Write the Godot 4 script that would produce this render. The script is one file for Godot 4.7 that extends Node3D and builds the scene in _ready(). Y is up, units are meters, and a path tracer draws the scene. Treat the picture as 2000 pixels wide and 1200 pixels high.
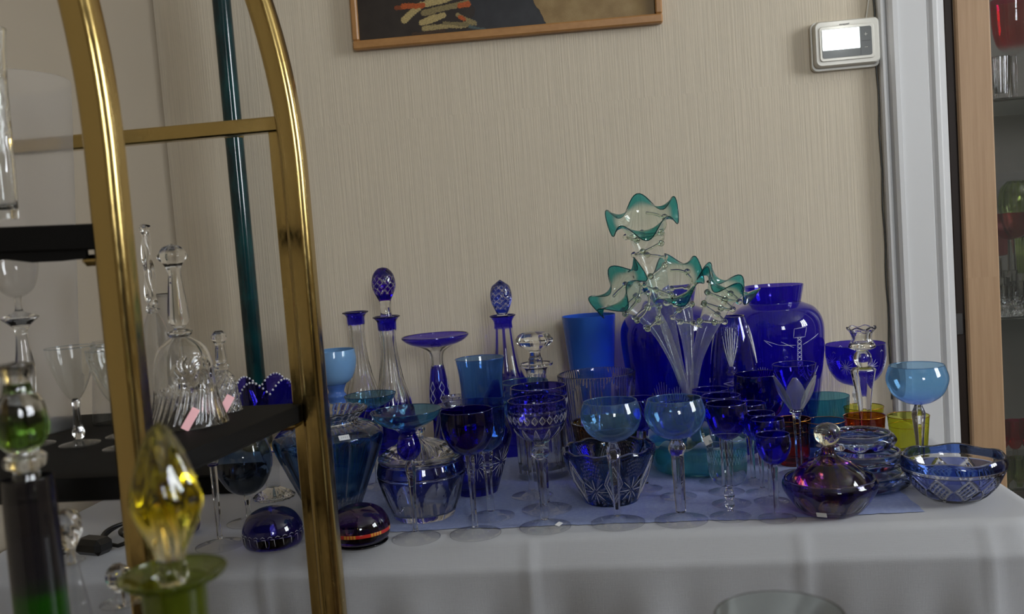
extends Node3D

const F := 1850.0            # focal length in pixels of the 2000x1200 frame
const TABLE_Y := 0.75
const SHELF_Y := 0.99
const STAND_Y := 0.76

var eye := Vector3(0, 1.17, 2.05)
var turn := Basis(Vector3.UP, deg_to_rad(7.0)) * Basis(Vector3.RIGHT, deg_to_rad(-4.0)) * Basis(Vector3.BACK, deg_to_rad(-4.2))
var used := {}
var M := {}
var s := 0.001               # metres per pixel at the thing being built
var k := 1.03
var o := 0.0                 # pixels from a thing's base to the level its profile is measured from
var rng := RandomNumberGenerator.new()

# ---------------------------------------------------------------- pixels to places
func ray(px: float, py: float) -> Vector3:
	return turn * Vector3((px - 1000.0) / F, -(py - 600.0) / F, -1.0)

func on_y(px: float, py: float, y: float) -> Vector3:
	var d := ray(px, py)
	return eye + d * ((y - eye.y) / d.y)

func on_z(px: float, py: float, z: float) -> Vector3:
	var d := ray(px, py)
	return eye + d * ((z - eye.z) / d.z)

func at_depth(px: float, py: float, t: float) -> Vector3:
	return eye + ray(px, py) * t

func depth_of(p: Vector3) -> float:
	return (turn.inverse() * (p - eye)).z * -1.0

# ---------------------------------------------------------------- things and parts
func numbered(n: String) -> String:
	if not used.has(n):
		used[n] = 0
		return n
	used[n] += 1
	return "%s_%03d" % [n, used[n]]

func thing(called: String, label: String, category: String, at: Vector3, group := "") -> Node3D:
	var t := Node3D.new()
	t.name = numbered(called)
	add_child(t)
	t.position = at
	t.set_meta("label", label)
	t.set_meta("category", category)
	if group != "":
		t.set_meta("group", group)
	return t

func struct(called: String, mesh: Mesh, mat: Material, at := Vector3.ZERO, parent: Node3D = null) -> MeshInstance3D:
	var o2 := MeshInstance3D.new()
	o2.name = called
	o2.mesh = mesh
	o2.material_override = mat
	(parent if parent else self).add_child(o2, true)
	o2.position = at
	if parent == null:
		o2.set_meta("kind", "structure")
	return o2

func part(parent: Node3D, called: String, mesh: Mesh, mat: Material, at := Vector3.ZERO) -> MeshInstance3D:
	var p := MeshInstance3D.new()
	p.name = called
	p.mesh = mesh
	p.material_override = mat
	parent.add_child(p, true)
	p.position = at
	return p

# the picture row at which the level y lies at the distance z from the wall, in the column px
func row(px: float, z: float, y := TABLE_Y) -> float:
	var lo := 620.0
	var hi := 1500.0
	for i in 40:
		var m := (lo + hi) / 2
		if on_y(px, m, y).z < z:
			lo = m
		else:
			hi = m
	return lo

# a vessel whose base centre shows at pixel px, py on the level y
func vessel(called: String, label: String, category: String, px: float, py: float, y: float, group := "") -> Node3D:
	var p := on_y(px, py, y)
	var t := depth_of(p)
	s = t / F
	var d := ray(px, py).normalized()
	k = 1.0 / cos(asin(-d.y) * 0.75)
	o = 0.0
	return thing(called, label, category, p, group)

# a vessel of which the level at pixel px, py (t metres away) is known and which stands on the level y
func vessel_axis(called: String, label: String, category: String, px: float, py: float, t: float, y: float, group := "") -> Node3D:
	var p := at_depth(px, py, t)
	s = t / F
	k = 1.02
	o = (p.y - y) / (s * k)
	return thing(called, label, category, Vector3(p.x, y, p.z), group)

# ---------------------------------------------------------------- meshes
func arrays_mesh(v: PackedVector3Array, ix: PackedInt32Array, c := PackedColorArray(), uv := PackedVector2Array(), flat := false) -> ArrayMesh:
	if flat:
		var v2 := PackedVector3Array()
		var c2 := PackedColorArray()
		var ix2 := PackedInt32Array()
		var n2 := PackedVector3Array()
		for i in range(0, ix.size(), 3):
			var nn := (v[ix[i + 2]] - v[ix[i]]).cross(v[ix[i + 1]] - v[ix[i]]).normalized()
			for j in 3:
				v2.append(v[ix[i + j]])
				n2.append(nn)
				if c.size():
					c2.append(c[ix[i + j]])
				ix2.append(i + j)
		return pack(v2, n2, ix2, c2, PackedVector2Array())
	var n := PackedVector3Array()
	n.resize(v.size())
	for i in range(0, ix.size(), 3):
		var a := ix[i]
		var b := ix[i + 1]
		var d := ix[i + 2]
		var nn := (v[d] - v[a]).cross(v[b] - v[a])
		n[a] += nn
		n[b] += nn
		n[d] += nn
	for i in n.size():
		n[i] = n[i].normalized() if n[i].length_squared() > 1e-20 else Vector3.UP
	return pack(v, n, ix, c, uv)

func pack(v: PackedVector3Array, n: PackedVector3Array, ix: PackedInt32Array, c: PackedColorArray, uv: PackedVector2Array) -> ArrayMesh:
	var a := []
	a.resize(Mesh.ARRAY_MAX)
	a[Mesh.ARRAY_VERTEX] = v
	a[Mesh.ARRAY_NORMAL] = n
	a[Mesh.ARRAY_INDEX] = ix
	if c.size():
		a[Mesh.ARRAY_COLOR] = c
	if uv.size():
		a[Mesh.ARRAY_TEX_UV] = uv
	var m := ArrayMesh.new()
	m.add_surface_from_arrays(Mesh.PRIMITIVE_TRIANGLES, a)
	return m

# control points [half width, height] in pixels -> metres, smoothed; a point given twice is a corner
func curve(pts: Array, sub: int) -> PackedVector2Array:
	var p := PackedVector2Array()
	for q in pts:
		p.append(Vector2(maxf(q[0], 0.0) * s, (q[1] + o) * s * k))
	if sub <= 1:
		return p
	var low := p[0].y
	for q in p:
		low = minf(low, q.y)
	var out := PackedVector2Array()
	for i in p.size() - 1:
		if p[i].is_equal_approx(p[i + 1]):
			continue
		var a := p[i - 1] if i > 0 and not p[i - 1].is_equal_approx(p[i]) else p[i] * 2.0 - p[i + 1]
		var b := p[i + 2] if i + 2 < p.size() and not p[i + 2].is_equal_approx(p[i + 1]) else p[i + 1] * 2.0 - p[i]
		for j in sub:
			var q := p[i].cubic_interpolate(p[i + 1], a, b, float(j) / sub)
			out.append(Vector2(maxf(q.x, 0.0), maxf(q.y, low)))
	out.append(p[p.size() - 1])
	return out

# turn a profile (metres) round the y axis. shape(theta, ring, r, y) -> Vector3(r, y, twist); tint(theta, ring, y) -> Color
func turned(prof: PackedVector2Array, n: int, tint, shape = null, flat := false) -> ArrayMesh:
	var v := PackedVector3Array()
	var c := PackedColorArray()
	var ix := PackedInt32Array()
	var m := prof.size()
	for i in m:
		var f := float(i) / (m - 1)
		for j in n:
			var th := TAU * j / n
			var r := prof[i].x
			var y := prof[i].y
			if shape != null:
				var q: Vector3 = shape.call(th, f, r, y)
				r = q.x
				y = q.y
				v.append(Vector3(r * cos(th + q.z), y, r * sin(th + q.z)))
			else:
				v.append(Vector3(r * cos(th), y, r * sin(th)))
			c.append(tint if tint is Color else tint.call(th, f, prof[i].y))
	for i in m - 1:
		for j in n:
			var a := i * n + j
			var b := a + n
			var a2 := i * n + (j + 1) % n
			var b2 := a2 + n
			if prof[i].x > 1e-7:
				ix.append_array([a, a2, b])
			if prof[i + 1].x > 1e-7:
				ix.append_array([a2, b2, b])
	return arrays_mesh(v, ix, c, PackedVector2Array(), flat)

# thin blown wall with a rounded lip
func shell(parent: Node3D, called: String, pts: Array, wall, mat := "thin", n := 56, shape = null, sub := 5) -> MeshInstance3D:
	var p := curve(pts, sub)
	var e := p[p.size() - 1]
	p.append(e + Vector2(-0.0003, 0.0004))
	p.append(e + Vector2(-0.0009, 0.0003))
	p.append(e + Vector2(-0.0011, -0.0006))
	return part(parent, called, turned(p, n, wall if wall is Callable else squared(wall), shape), M[mat])

func squared(c: Color) -> Color:
	return Color(c.r * c.r, c.g * c.g, c.b * c.b)

# massive glass: closed profile from axis to axis
func solid(parent: Node3D, called: String, pts: Array, wall = Color(0.97, 0.98, 0.97), n := 48, shape = null, sub := 5, mat := "solid", flat := false) -> MeshInstance3D:
	return part(parent, called, turned(curve(pts, sub), n, wall, shape, flat), M[mat])

# thick walled vessel: outer profile from the axis to the lip, wall and bottom of given pixels; cut(theta, y in pixels) -> [depth in pixels, clear 0..1]
func thick(parent: Node3D, called: String, pts: Array, wall: float, bottom: float, tint: Color, cut = null, n := 144, sub := 8, rim_shape = null) -> MeshInstance3D:
	var outer := curve(pts, sub)
	var inner := PackedVector2Array()
	for i in range(outer.size() - 1, -1, -1):
		var q := outer[i]
		if q.y > (bottom + o) * s * k and q.x > wall * s * 1.5:
			inner.append(Vector2(q.x - wall * s, q.y))
	var all := PackedVector2Array(outer)
	var e := outer[outer.size() - 1]
	all.append(e + Vector2(-wall * 0.2 * s, wall * 0.3 * s))
	all.append(e + Vector2(-wall * 0.8 * s, wall * 0.3 * s))
	all.append_array(inner)
	if inner.size():
		all.append(Vector2(inner[inner.size() - 1].x * 0.6, (bottom + o) * s * k))
	all.append(Vector2(0, (bottom + o) * s * k))
	var last := float(outer.size() - 1) / (all.size() - 1) + 1e-6
	var ss := s
	var kk := k
	var oo := o
	var shape := func(th: float, f: float, r: float, y: float) -> Vector3:
		var rr := r
		var yy := y
		if cut != null and f <= last and r > 1e-6:
			var h: Array = cut.call(th, y / (ss * kk) - oo)
			rr = maxf(r - h[0] * ss, 0.0)
		if rim_shape != null:
			yy += rim_shape.call(th, y / (ss * kk) - oo) * ss
		return Vector3(rr, yy, 0)
	var t2 := squared(tint)
	var paint := func(th: float, f: float, y: float) -> Color:
		if f > last:
			return Color(0.97, 0.97, 0.97)
		if cut == null:
			return t2
		var h: Array = cut.call(th, y / (ss * kk) - oo)
		return t2.lerp(Color(0.95, 0.96, 0.97), h[1])
	return part(parent, called, turned(all, n, paint, shape), M.solid)

func facets(sides: int, amount := 1.0, twist := 0.0) -> Callable:
	return func(th: float, f: float, r: float, y: float) -> Vector3:
		var a := fposmod(th, TAU / sides) - PI / sides
		return Vector3(r * lerpf(1.0, cos(PI / sides) / cos(a), amount), y, twist * f)

func flutes(count: int, depth: float) -> Callable:
	return func(th: float, f: float, r: float, y: float) -> Vector3:
		return Vector3(r * (1.0 - depth * absf(sin(th * count * 0.5))), y, 0)

func ball(r: Vector3, at: Vector3, n := 16, m := 10) -> Array:
	var v := PackedVector3Array()
	var ix := PackedInt32Array()
	for i in m + 1:
		for j in n:
			var a := -PI / 2 + PI * i / m
			var th := TAU * j / n
			v.append(at + Vector3(cos(a) * cos(th) * r.x, sin(a) * r.y, cos(a) * sin(th) * r.z))
	for i in m:
		for j in n:
			var a := i * n + j
			var a2 := i * n + (j + 1) % n
			if i > 0:
				ix.append_array([a, a2, a + n])
			if i < m - 1:
				ix.append_array([a2, a2 + n, a + n])
	return [v, ix]

func tube(path: PackedVector3Array, r, n := 10, caps := true) -> Array:
	var v := PackedVector3Array()
	var ix := PackedInt32Array()
	var side := Vector3.ZERO
	for i in path.size():
		var t := (path[mini(i + 1, path.size() - 1)] - path[maxi(i - 1, 0)]).normalized()
		if side == Vector3.ZERO:
			side = t.cross(Vector3(0.31, 0.55, 0.77)).normalized()
		side = (side - t * side.dot(t)).normalized()
		var up := side.cross(t)
		var rr: float = r if r is float else r[i]
		for j in n:
			var th := TAU * j / n
			v.append(path[i] + (side * cos(th) - up * sin(th)) * rr)
	for i in path.size() - 1:
		for j in n:
			var a := i * n + j
			var a2 := i * n + (j + 1) % n
			ix.append_array([a, a + n, a2, a2, a + n, a2 + n])
	if caps:
		v.append(path[0])
		v.append(path[path.size() - 1])
		var q := (path.size() - 1) * n
		for j in n:
			ix.append_array([v.size() - 2, j, (j + 1) % n])
			ix.append_array([v.size() - 1, q + (j + 1) % n, q + j])
	return [v, ix]

func join(list: Array, flat := false, c := Color(1, 1, 1)) -> ArrayMesh:
	var v := PackedVector3Array()
	var ix := PackedInt32Array()
	for g in list:
		var b := v.size()
		v.append_array(g[0])
		for i in g[1]:
			ix.append(i + b)
	var cc := PackedColorArray()
	cc.resize(v.size())
	cc.fill(c)
	return arrays_mesh(v, ix, cc, PackedVector2Array(), flat)

# box with chamfered edges, centred
func box(size: Vector3, ch := 0.002) -> ArrayMesh:
	var h := size / 2
	ch = minf(ch, minf(h.x, minf(h.y, h.z)) * 0.9)
	var pts := PackedVector3Array()
	for sx in [-1, 1]:
		for sy in [-1, 1]:
			for sz in [-1, 1]:
				var q := Vector3(sx * h.x, sy * h.y, sz * h.z)
				pts.append(q - Vector3(0, sy * ch, sz * ch))
				pts.append(q - Vector3(sx * ch, 0, sz * ch))
				pts.append(q - Vector3(sx * ch, sy * ch, 0))
	return hull(pts)

func hull(pts: PackedVector3Array) -> ArrayMesh:
	# flat faces of the chamfered box: by index of the corner (x*4 + y*2 + z) and the axis of the face
	var v := PackedVector3Array()
	var ix := PackedInt32Array()
	var quads := []
	var id := func(x: int, y: int, z: int, a: int) -> int: return (x * 4 + y * 2 + z) * 3 + a
	for e in 2:
		quads.append([id.call(e, 0, 0, 0), id.call(e, 1, 0, 0), id.call(e, 1, 1, 0), id.call(e, 0, 1, 0)])
		quads.append([id.call(0, e, 0, 1), id.call(1, e, 0, 1), id.call(1, e, 1, 1), id.call(0, e, 1, 1)])
		quads.append([id.call(0, 0, e, 2), id.call(1, 0, e, 2), id.call(1, 1, e, 2), id.call(0, 1, e, 2)])
		for g in 2:
			quads.append([id.call(0, e, g, 1), id.call(1, e, g, 1), id.call(1, e, g, 2), id.call(0, e, g, 2)])
			quads.append([id.call(e, 0, g, 0), id.call(e, 1, g, 0), id.call(e, 1, g, 2), id.call(e, 0, g, 2)])
			quads.append([id.call(e, g, 0, 0), id.call(e, g, 1, 0), id.call(e, g, 1, 1), id.call(e, g, 0, 1)])
	var faces := quads
	for x in 2:
		for y in 2:
			for z in 2:
				faces.append([id.call(x, y, z, 0), id.call(x, y, z, 1), id.call(x, y, z, 2)])
	for f in faces:
		var mid := Vector3.ZERO
		for i in f:
			mid += pts[i]
		var nn: Vector3 = (pts[f[1]] - pts[f[0]]).cross(pts[f[2]] - pts[f[0]])
		var order: Array = f.duplicate()
		if nn.dot(mid) > 0:
			order.reverse()
		var b := v.size()
		for i in order:
			v.append(pts[i])
		for i in range(1, order.size() - 1):
			ix.append_array([b, b + i, b + i + 1])
	var uv := PackedVector2Array()
	for p in v:
		uv.append(Vector2(p.x + p.z * 0.37, p.y))
	return arrays_mesh(v, ix, PackedColorArray(), uv)

# sweep a cross-section (x: across, y: towards +z) along a path that lies in a plane z = const
func swept(path: PackedVector3Array, sec: PackedVector2Array) -> ArrayMesh:
	var v := PackedVector3Array()
	var ix := PackedInt32Array()
	var n := sec.size()
	for i in path.size():
		var t := (path[mini(i + 1, path.size() - 1)] - path[maxi(i - 1, 0)]).normalized()
		var across := t.cross(Vector3.BACK).normalized()
		for q in sec:
			v.append(path[i] + across * q.x + Vector3.BACK * q.y)
	for i in path.size() - 1:
		for j in n:
			var a := i * n + j
			var a2 := i * n + (j + 1) % n
			ix.append_array([a, a + n, a2, a2, a + n, a2 + n])
	var e := (path.size() - 1) * n
	for j in range(1, n - 1):
		ix.append_array([0, j, j + 1, e, e + j + 1, e + j])
	var mesh := arrays_mesh(v, ix)
	return mesh

func round_section(w: float, h: float, r: float, m := 5) -> PackedVector2Array:
	var out := PackedVector2Array()
	for q in [[1, 1, 0], [-1, 1, 1], [-1, -1, 2], [1, -1, 3]]:
		for i in m + 1:
			var a: float = PI / 2 * (q[2] + float(i) / m)
			out.append(Vector2(q[0] * (w / 2 - r) + cos(a) * r, q[1] * (h / 2 - r) + sin(a) * r))
	return out

# flat outline (x, y) pulled out along z from 0 to depth, with a small chamfer at the front
func slab(outline: PackedVector2Array, depth: float, ch := 0.001) -> ArrayMesh:
	var v := PackedVector3Array()
	var ix := PackedInt32Array()
	var n := outline.size()
	var mid := Vector2.ZERO
	for q in outline:
		mid += q / n
	for ring in 3:
		for q in outline:
			var e := q if ring < 2 else q - (q - mid).normalized() * ch
			v.append(Vector3(e.x, e.y, [0.0, depth - ch, depth][ring]))
	for ring in 2:
		for j in n:
			var a := ring * n + j
			var a2 := ring * n + (j + 1) % n
			ix.append_array([a, a + n, a2, a2, a + n, a2 + n])
	for q in outline:
		var e := q - (q - mid).normalized() * ch
		v.append(Vector3(e.x, e.y, depth))
	var tri := Geometry2D.triangulate_polygon(outline)
	for i in range(0, tri.size(), 3):
		var a := tri[i]
		var b := tri[i + 1]
		var c := tri[i + 2]
		if (outline[b] - outline[a]).cross(outline[c] - outline[a]) > 0:
			ix.append_array([3 * n + a, 3 * n + c, 3 * n + b])
		else:
			ix.append_array([3 * n + a, 3 * n + b, 3 * n + c])
	return arrays_mesh(v, ix)

func rounded_rect(w: float, h: float, r: float) -> PackedVector2Array:
	return round_section(w, h, r, 6)

# cut or engraved strokes lying on a turned body. lines: [[angle, y px], ...] in each stroke
func strokes(parent: Node3D, called: String, prof: Array, lines: Array, w: float, mat := "etched") -> MeshInstance3D:
	var p := curve(prof, 6)
	var list := []
	for l in lines:
		var path := PackedVector3Array()
		var rr := []
		for i in l.size() - 1:
			for j in 4:
				var f := float(j) / 4
				path.append(on_body(p, lerpf(l[i][0], l[i + 1][0], f), lerpf(l[i][1], l[i + 1][1], f)))
		path.append(on_body(p, l[-1][0], l[-1][1]))
		for i in path.size():
			rr.append(maxf(w * s * sin(PI * (0.12 + 0.76 * i / (path.size() - 1.0))), 0.00010))
		list.append(tube(path, rr, 5))
	return part(parent, called, join(list), M[mat])

func on_body(p: PackedVector2Array, th: float, ypx: float) -> Vector3:
	var y := (ypx + o) * s * k
	var r := p[p.size() - 1].x
	for i in p.size() - 1:
		if (p[i].y - y) * (p[i + 1].y - y) <= 0 and absf(p[i + 1].y - p[i].y) > 1e-9:
			r = lerpf(p[i].x, p[i + 1].x, (y - p[i].y) / (p[i + 1].y - p[i].y))
			break
	return Vector3(r * cos(th), y, r * sin(th))

# the angle of a turned body's side that faces the camera (cos -> x, sin -> z)
func facing(t: Node3D) -> float:
	var d := eye - t.position
	return atan2(d.z, d.x)

# ---------------------------------------------------------------- glassware of a kind
func foot_of(t: Node3D, hw: float, top := 14.0, stem := 6.0, tint := Color(0.96, 0.97, 0.96)) -> void:
	solid(t, "foot", [[hw - 2, 0.2], [hw, 0.2], [hw, 0.2], [hw, 1.6], [hw, 1.6], [hw * 0.86, 3], [hw * 0.5, 5.5], [stem * 1.8, top * 0.7], [stem, top]], tint, 48, null, 5, "film")

func goblet(called: String, label: String, group: String, px: float, py: float, foot: float, stem: Array, bowl: Array, wall, sides := 0, stem_tint := Color(0.96, 0.97, 0.96), category := "glass", y := TABLE_Y, bowl_mat := "thin", bowl_shape = null) -> Node3D:
	var t := vessel(called, label, category, px, py, y, group)
	foot_of(t, foot, stem[0][1], stem[0][0])
	var pts := [[0, stem[0][1]], [stem[0][0], stem[0][1]], [stem[0][0], stem[0][1]]]
	pts.append_array(stem)
	pts.append_array([stem[-1], [0, stem[-1][1]]])
	solid(t, "stem", pts, stem_tint, maxi(sides * 8, 32), facets(sides) if sides else null)
	shell(t, "bowl", bowl, wall, bowl_mat, 64, bowl_shape)
	ring_of(t, "rim", bowl[-1][0] - 0.4, bowl[-1][1], 0.75, Color(0.8, 0.88, 0.95))
	return t

func scaled(a: Array, f: float) -> Array:
	var out := []
	for q in a:
		out.append([q[0] * f, q[1] * f])
	return out

func tumbler(called: String, label: String, px: float, py: float, top: float, base: float, h: float, wall: Color, gold: bool, group := "") -> Node3D:
	var t := vessel(called, label, "tumbler", px, py, TABLE_Y, group)
	var side := [[0, 0], [base, 0], [base, 0], [base + (top - base) * 0.1, h * 0.1], [top, h]]
	var band := func(th: float, f: float, y: float) -> Color:
		return squared(wall)
	shell(t, "body", side, wall, "thin", 64, flutes(16, 0.018))
	solid(t, "thick_base", [[0, 1], [base * 0.94, 1], [base * 0.94, 1], [base * 0.96, 8], [base * 0.9, 10], [0, 9]], squared(wall).lerp(Color(1, 1, 1), 0.35), 40)
	if gold:
		for f in [1.0, 0.76]:
			var ring := PackedVector3Array()
			var r: float = (base + (top - base) * f) * s * (1.0 if f == 1.0 else 0.992)
			for i in 49:
				ring.append(Vector3(r * cos(TAU * i / 48), h * f * s * k, r * sin(TAU * i / 48)))
			part(t, "gold_line", join([tube(ring, 0.0006 if f == 1.0 else 0.00035, 6, false)]), M.gold)
	return t

func sticker(parent: Node3D, w: float, h: float, at: Vector3, normal: Vector3, roll := 0.0, mat := "paper", lines := true) -> void:
	var p := part(parent, "price_sticker", slab(rounded_rect(w, h, 0.0008), 0.0003, 0.0001), M[mat], at)
	p.basis = Basis.looking_at(-normal, Vector3.UP) * Basis(Vector3.BACK, roll)
	if lines:
		var pen := []
		for i in 4:
			var x := -w * 0.28 + w * 0.18 * i
			pen.append(tube(PackedVector3Array([Vector3(x, -h * 0.15, 0), Vector3(x + w * 0.06, h * 0.15, 0), Vector3(x + w * 0.1, -h * 0.05, 0)]), 0.00018, 4))
		part(p, "pen_marks", join(pen), M.ink, Vector3(0, 0, 0.0004))

# ---------------------------------------------------------------- materials
func plain(c: Color, rough := 0.6, metal := 0.0) -> StandardMaterial3D:
	var m := StandardMaterial3D.new()
	m.albedo_color = c
	m.roughness = rough
	m.metallic = metal
	return m

func glassy(ior: float, rough := 0.0, alpha := 0.0, coat := false) -> StandardMaterial3D:
	var m := StandardMaterial3D.new()
	m.albedo_color = Color(1, 1, 1, alpha)
	m.transparency = BaseMaterial3D.TRANSPARENCY_ALPHA
	m.refraction_enabled = true
	m.refraction_scale = (ior - 1.0) / 10.0
	m.roughness = rough
	m.vertex_color_use_as_albedo = true
	if coat:
		m.clearcoat_enabled = true
		m.clearcoat = 1.0
		m.clearcoat_roughness = 0.01
	return m

func picture(w: int, h: int, f: Callable) -> ImageTexture:
	var im := Image.create(w, h, false, Image.FORMAT_RGB8)
	for y in h:
		for x in w:
			im.set_pixel(x, y, f.call(x, y))
	return ImageTexture.create_from_image(im)

func materials() -> void:
	M.thin = glassy(1.015, 0.0, 0.0, true)
	M.solid = glassy(1.5)
	M.film = plain(Color(0.30, 0.32, 0.31, 0.10), 0.0)
	M.cut = glassy(1.5, 0.04, 0.12)
	M.cut_line = glassy(1.15, 0.2, 0.28)
	M.film.transparency = BaseMaterial3D.TRANSPARENCY_ALPHA
	M.milky = glassy(1.03, 0.2, 0.4, true)
	M.pale = glassy(1.015, 0.0, 0.07, true)
	M.milky_clear = glassy(1.03, 0.03, 0.05, true)
	M.hot_pink = plain(Color(0.95, 0.25, 0.35), 0.6)
	M.frost = glassy(1.03, 0.45, 0.14)
	M.smoky = glassy(1.02, 0.15, 0.2, true)
	M.etched = glassy(1.1, 0.35, 0.45)
	M.opal = plain(Color(1, 1, 1), 0.08)
	M.opal.vertex_color_use_as_albedo = true
	M.opal.backlight_enabled = true
	M.opal.backlight = Color(0.5, 0.5, 0.5)
	M.gold = plain(Color(0.75, 0.52, 0.2), 0.25, 1.0)
	M.brass = plain(Color(0.70, 0.605, 0.38), 0.16, 1.0)
	var nz := FastNoiseLite.new()
	nz.seed = 3
	nz.frequency = 0.02
	var rough := picture(256, 256, func(x: int, y: int) -> Color:
		var q := 0.5 + 0.5 * nz.get_noise_2d(x, y * 0.3) + 0.25 * nz.get_noise_2d(x * 6, y * 6)
		return Color(q, q, q))
	M.brass.roughness = 0.34
	M.brass.roughness_texture = rough
	M.brass.uv1_triplanar = true
	M.brass.uv1_scale = Vector3(6, 2, 6)
	M.paper = plain(Color(0.86, 0.86, 0.85), 0.7)
	M.pink = plain(Color(0.95, 0.72, 0.74), 0.6)
	M.ink = plain(Color(0.15, 0.15, 0.2), 0.7)
	M.black = plain(Color(0.045, 0.04, 0.037), 0.75)
	M.black.metallic_specular = 0.3
	M.rubber = plain(Color(0.035, 0.035, 0.035), 0.4)
	M.white_paint = plain(Color(0.80, 0.80, 0.80), 0.35)
	M.plastic = plain(Color(0.83, 0.82, 0.78), 0.35)
	M.grey_plastic = plain(Color(0.27, 0.28, 0.27), 0.3)
	M.screen = plain(Color(0.9, 0.92, 0.92), 0.2)
	M.screen.emission_enabled = true
	M.screen.emission = Color(0.93, 1.0, 1.0)
	M.screen.emission_energy_multiplier = 0.9
	# wallpaper: fine vertical threads
	var n1 := FastNoiseLite.new()
	n1.seed = 11
	n1.frequency = 0.11
	n1.fractal_octaves = 3
	var n2 := FastNoiseLite.new()
	n2.seed = 5
	n2.frequency = 0.35
	var threads := func(x: int, y: int) -> float:
		return 0.6 * n1.get_noise_2d(x, y * 0.035) + 0.4 * n2.get_noise_2d(x, y * 0.06)
	M.wallpaper = plain(Color(1, 1, 1), 0.75)
	M.wallpaper.albedo_texture = picture(1024, 512, func(x: int, y: int) -> Color:
		var q: float = threads.call(x, y)
		return Color(0.80, 0.755, 0.675) * (1.0 + 0.07 * q) + Color(0, 0, 0, 1))
	M.wallpaper.heightmap_enabled = true
	M.wallpaper.heightmap_scale = 0.06
	M.wallpaper.heightmap_texture = picture(1024, 512, func(x: int, y: int) -> Color:
		var q: float = clampf(0.5 + 0.6 * threads.call(x, y), 0, 1)
		return Color(q, q, q))
	M.shade_toned_wall = plain(Color(0.63, 0.585, 0.515), 0.8)  # left wall coloured darker to stand in for the weaker light there
	M.room_wall = plain(Color(0.74, 0.69, 0.6), 0.85)
	M.ceiling = plain(Color(0.88, 0.87, 0.84), 0.9)
	M.cloth = plain(Color(0.675, 0.68, 0.695), 0.85)
	M.cloth.rim_enabled = true
	M.cloth.rim = 0.2
	var weave := picture(512, 512, func(x: int, y: int) -> Color:
		var q := 0.5 + 0.16 * (sin(x * TAU / 4) + sin(y * TAU / 4)) + 0.18 * n2.get_noise_2d(x * 0.6, y * 0.02) + 0.18 * n2.get_noise_2d(x * 0.02 + 90, y * 0.6)
		return Color(q, q, q))
	M.cloth.heightmap_enabled = true
	M.cloth.heightmap_scale = 0.03
	M.cloth.heightmap_texture = weave
	M.cloth.uv1_triplanar = true
	M.cloth.uv1_scale = Vector3(7, 7, 7)
	M.runner = plain(Color(1, 1, 1), 0.9)
	var lace := FastNoiseLite.new()
	lace.seed = 21
	lace.noise_type = FastNoiseLite.TYPE_CELLULAR
	lace.frequency = 0.06
	M.runner.albedo_texture = picture(512, 512, func(x: int, y: int) -> Color:
		var q := clampf(0.55 + 0.75 * lace.get_noise_2d(x, y) + 0.12 * sin(x * TAU / 4) * sin(y * TAU / 4), 0, 1)
		return Color(0.52, 0.57, 0.73).lerp(Color(0.69, 0.72, 0.81), q))
	M.runner.uv1_triplanar = true
	M.runner.uv1_scale = Vector3(5, 5, 5)
	M.runner.heightmap_enabled = true
	M.runner.heightmap_scale = 0.04
	M.runner.heightmap_texture = weave
	# beech
	var g := FastNoiseLite.new()
	g.seed = 8
	g.frequency = 0.03
	M.beech = plain(Color(1, 1, 1), 0.45)
	M.beech.albedo_texture = picture(256, 512, func(x: int, y: int) -> Color:
		var q := 0.5 + 0.5 * g.get_noise_2d(x * 2.2, y * 0.12) + 0.3 * g.get_noise_2d(x * 9, y * 0.5)
		return Color(0.69, 0.57, 0.44).lerp(Color(0.62, 0.495, 0.37), clampf(q, 0, 1)))
	M.beech.uv1_triplanar = true
	M.beech.uv1_scale = Vector3(4, 1.2, 4)
	M.dark_wood = plain(Color(0.16, 0.10, 0.06), 0.5)
	M.oak = plain(Color(0.50, 0.33, 0.16), 0.4)
	M.oak.albedo_texture = M.beech.albedo_texture
	M.oak.albedo_color = Color(1.0, 0.90, 0.72)
	M.oak.uv1_triplanar = true
	M.oak.uv1_scale = Vector3(1.2, 6, 4)
	M.floor = plain(Color(0.30, 0.21, 0.14), 0.5)
	# teal marbled lacquer
	var mar := FastNoiseLite.new()
	mar.seed = 14
	mar.frequency = 0.02
	mar.fractal_octaves = 4
	M.marble = plain(Color(1, 1, 1), 0.12)
	M.marble.albedo_texture = picture(256, 256, func(x: int, y: int) -> Color:
		var q := clampf(0.45 + 0.9 * mar.get_noise_2d(x, y * 0.5), 0, 1)
		return Color(0.015, 0.12, 0.14).lerp(Color(0.03, 0.24, 0.25), q))
	M.marble.uv1_triplanar = true
	M.marble.uv1_scale = Vector3(3, 3, 3)
	M.cabinet_back = plain(Color(0.33, 0.31, 0.28), 0.4)
	M.pane = plain(Color(0.9, 0.95, 0.93, 0.015), 0.0)
	M.pane.transparency = BaseMaterial3D.TRANSPARENCY_ALPHA

# colours of a wall of glass (what passes once through it)
const COBALT := Color(0.14, 0.10, 0.80)
const COBALT_DEEP := Color(0.07, 0.06, 0.55)
const SKY := Color(0.42, 0.70, 0.90)
const TEAL_BLUE := Color(0.20, 0.46, 0.66)
const CLEAR := Color(0.97, 0.98, 0.975)
const INK_BLUE := Color(0.10, 0.20, 0.48)
const RUBY := Color(0.75, 0.12, 0.13)
const OLIVE := Color(0.72, 0.72, 0.16)

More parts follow.
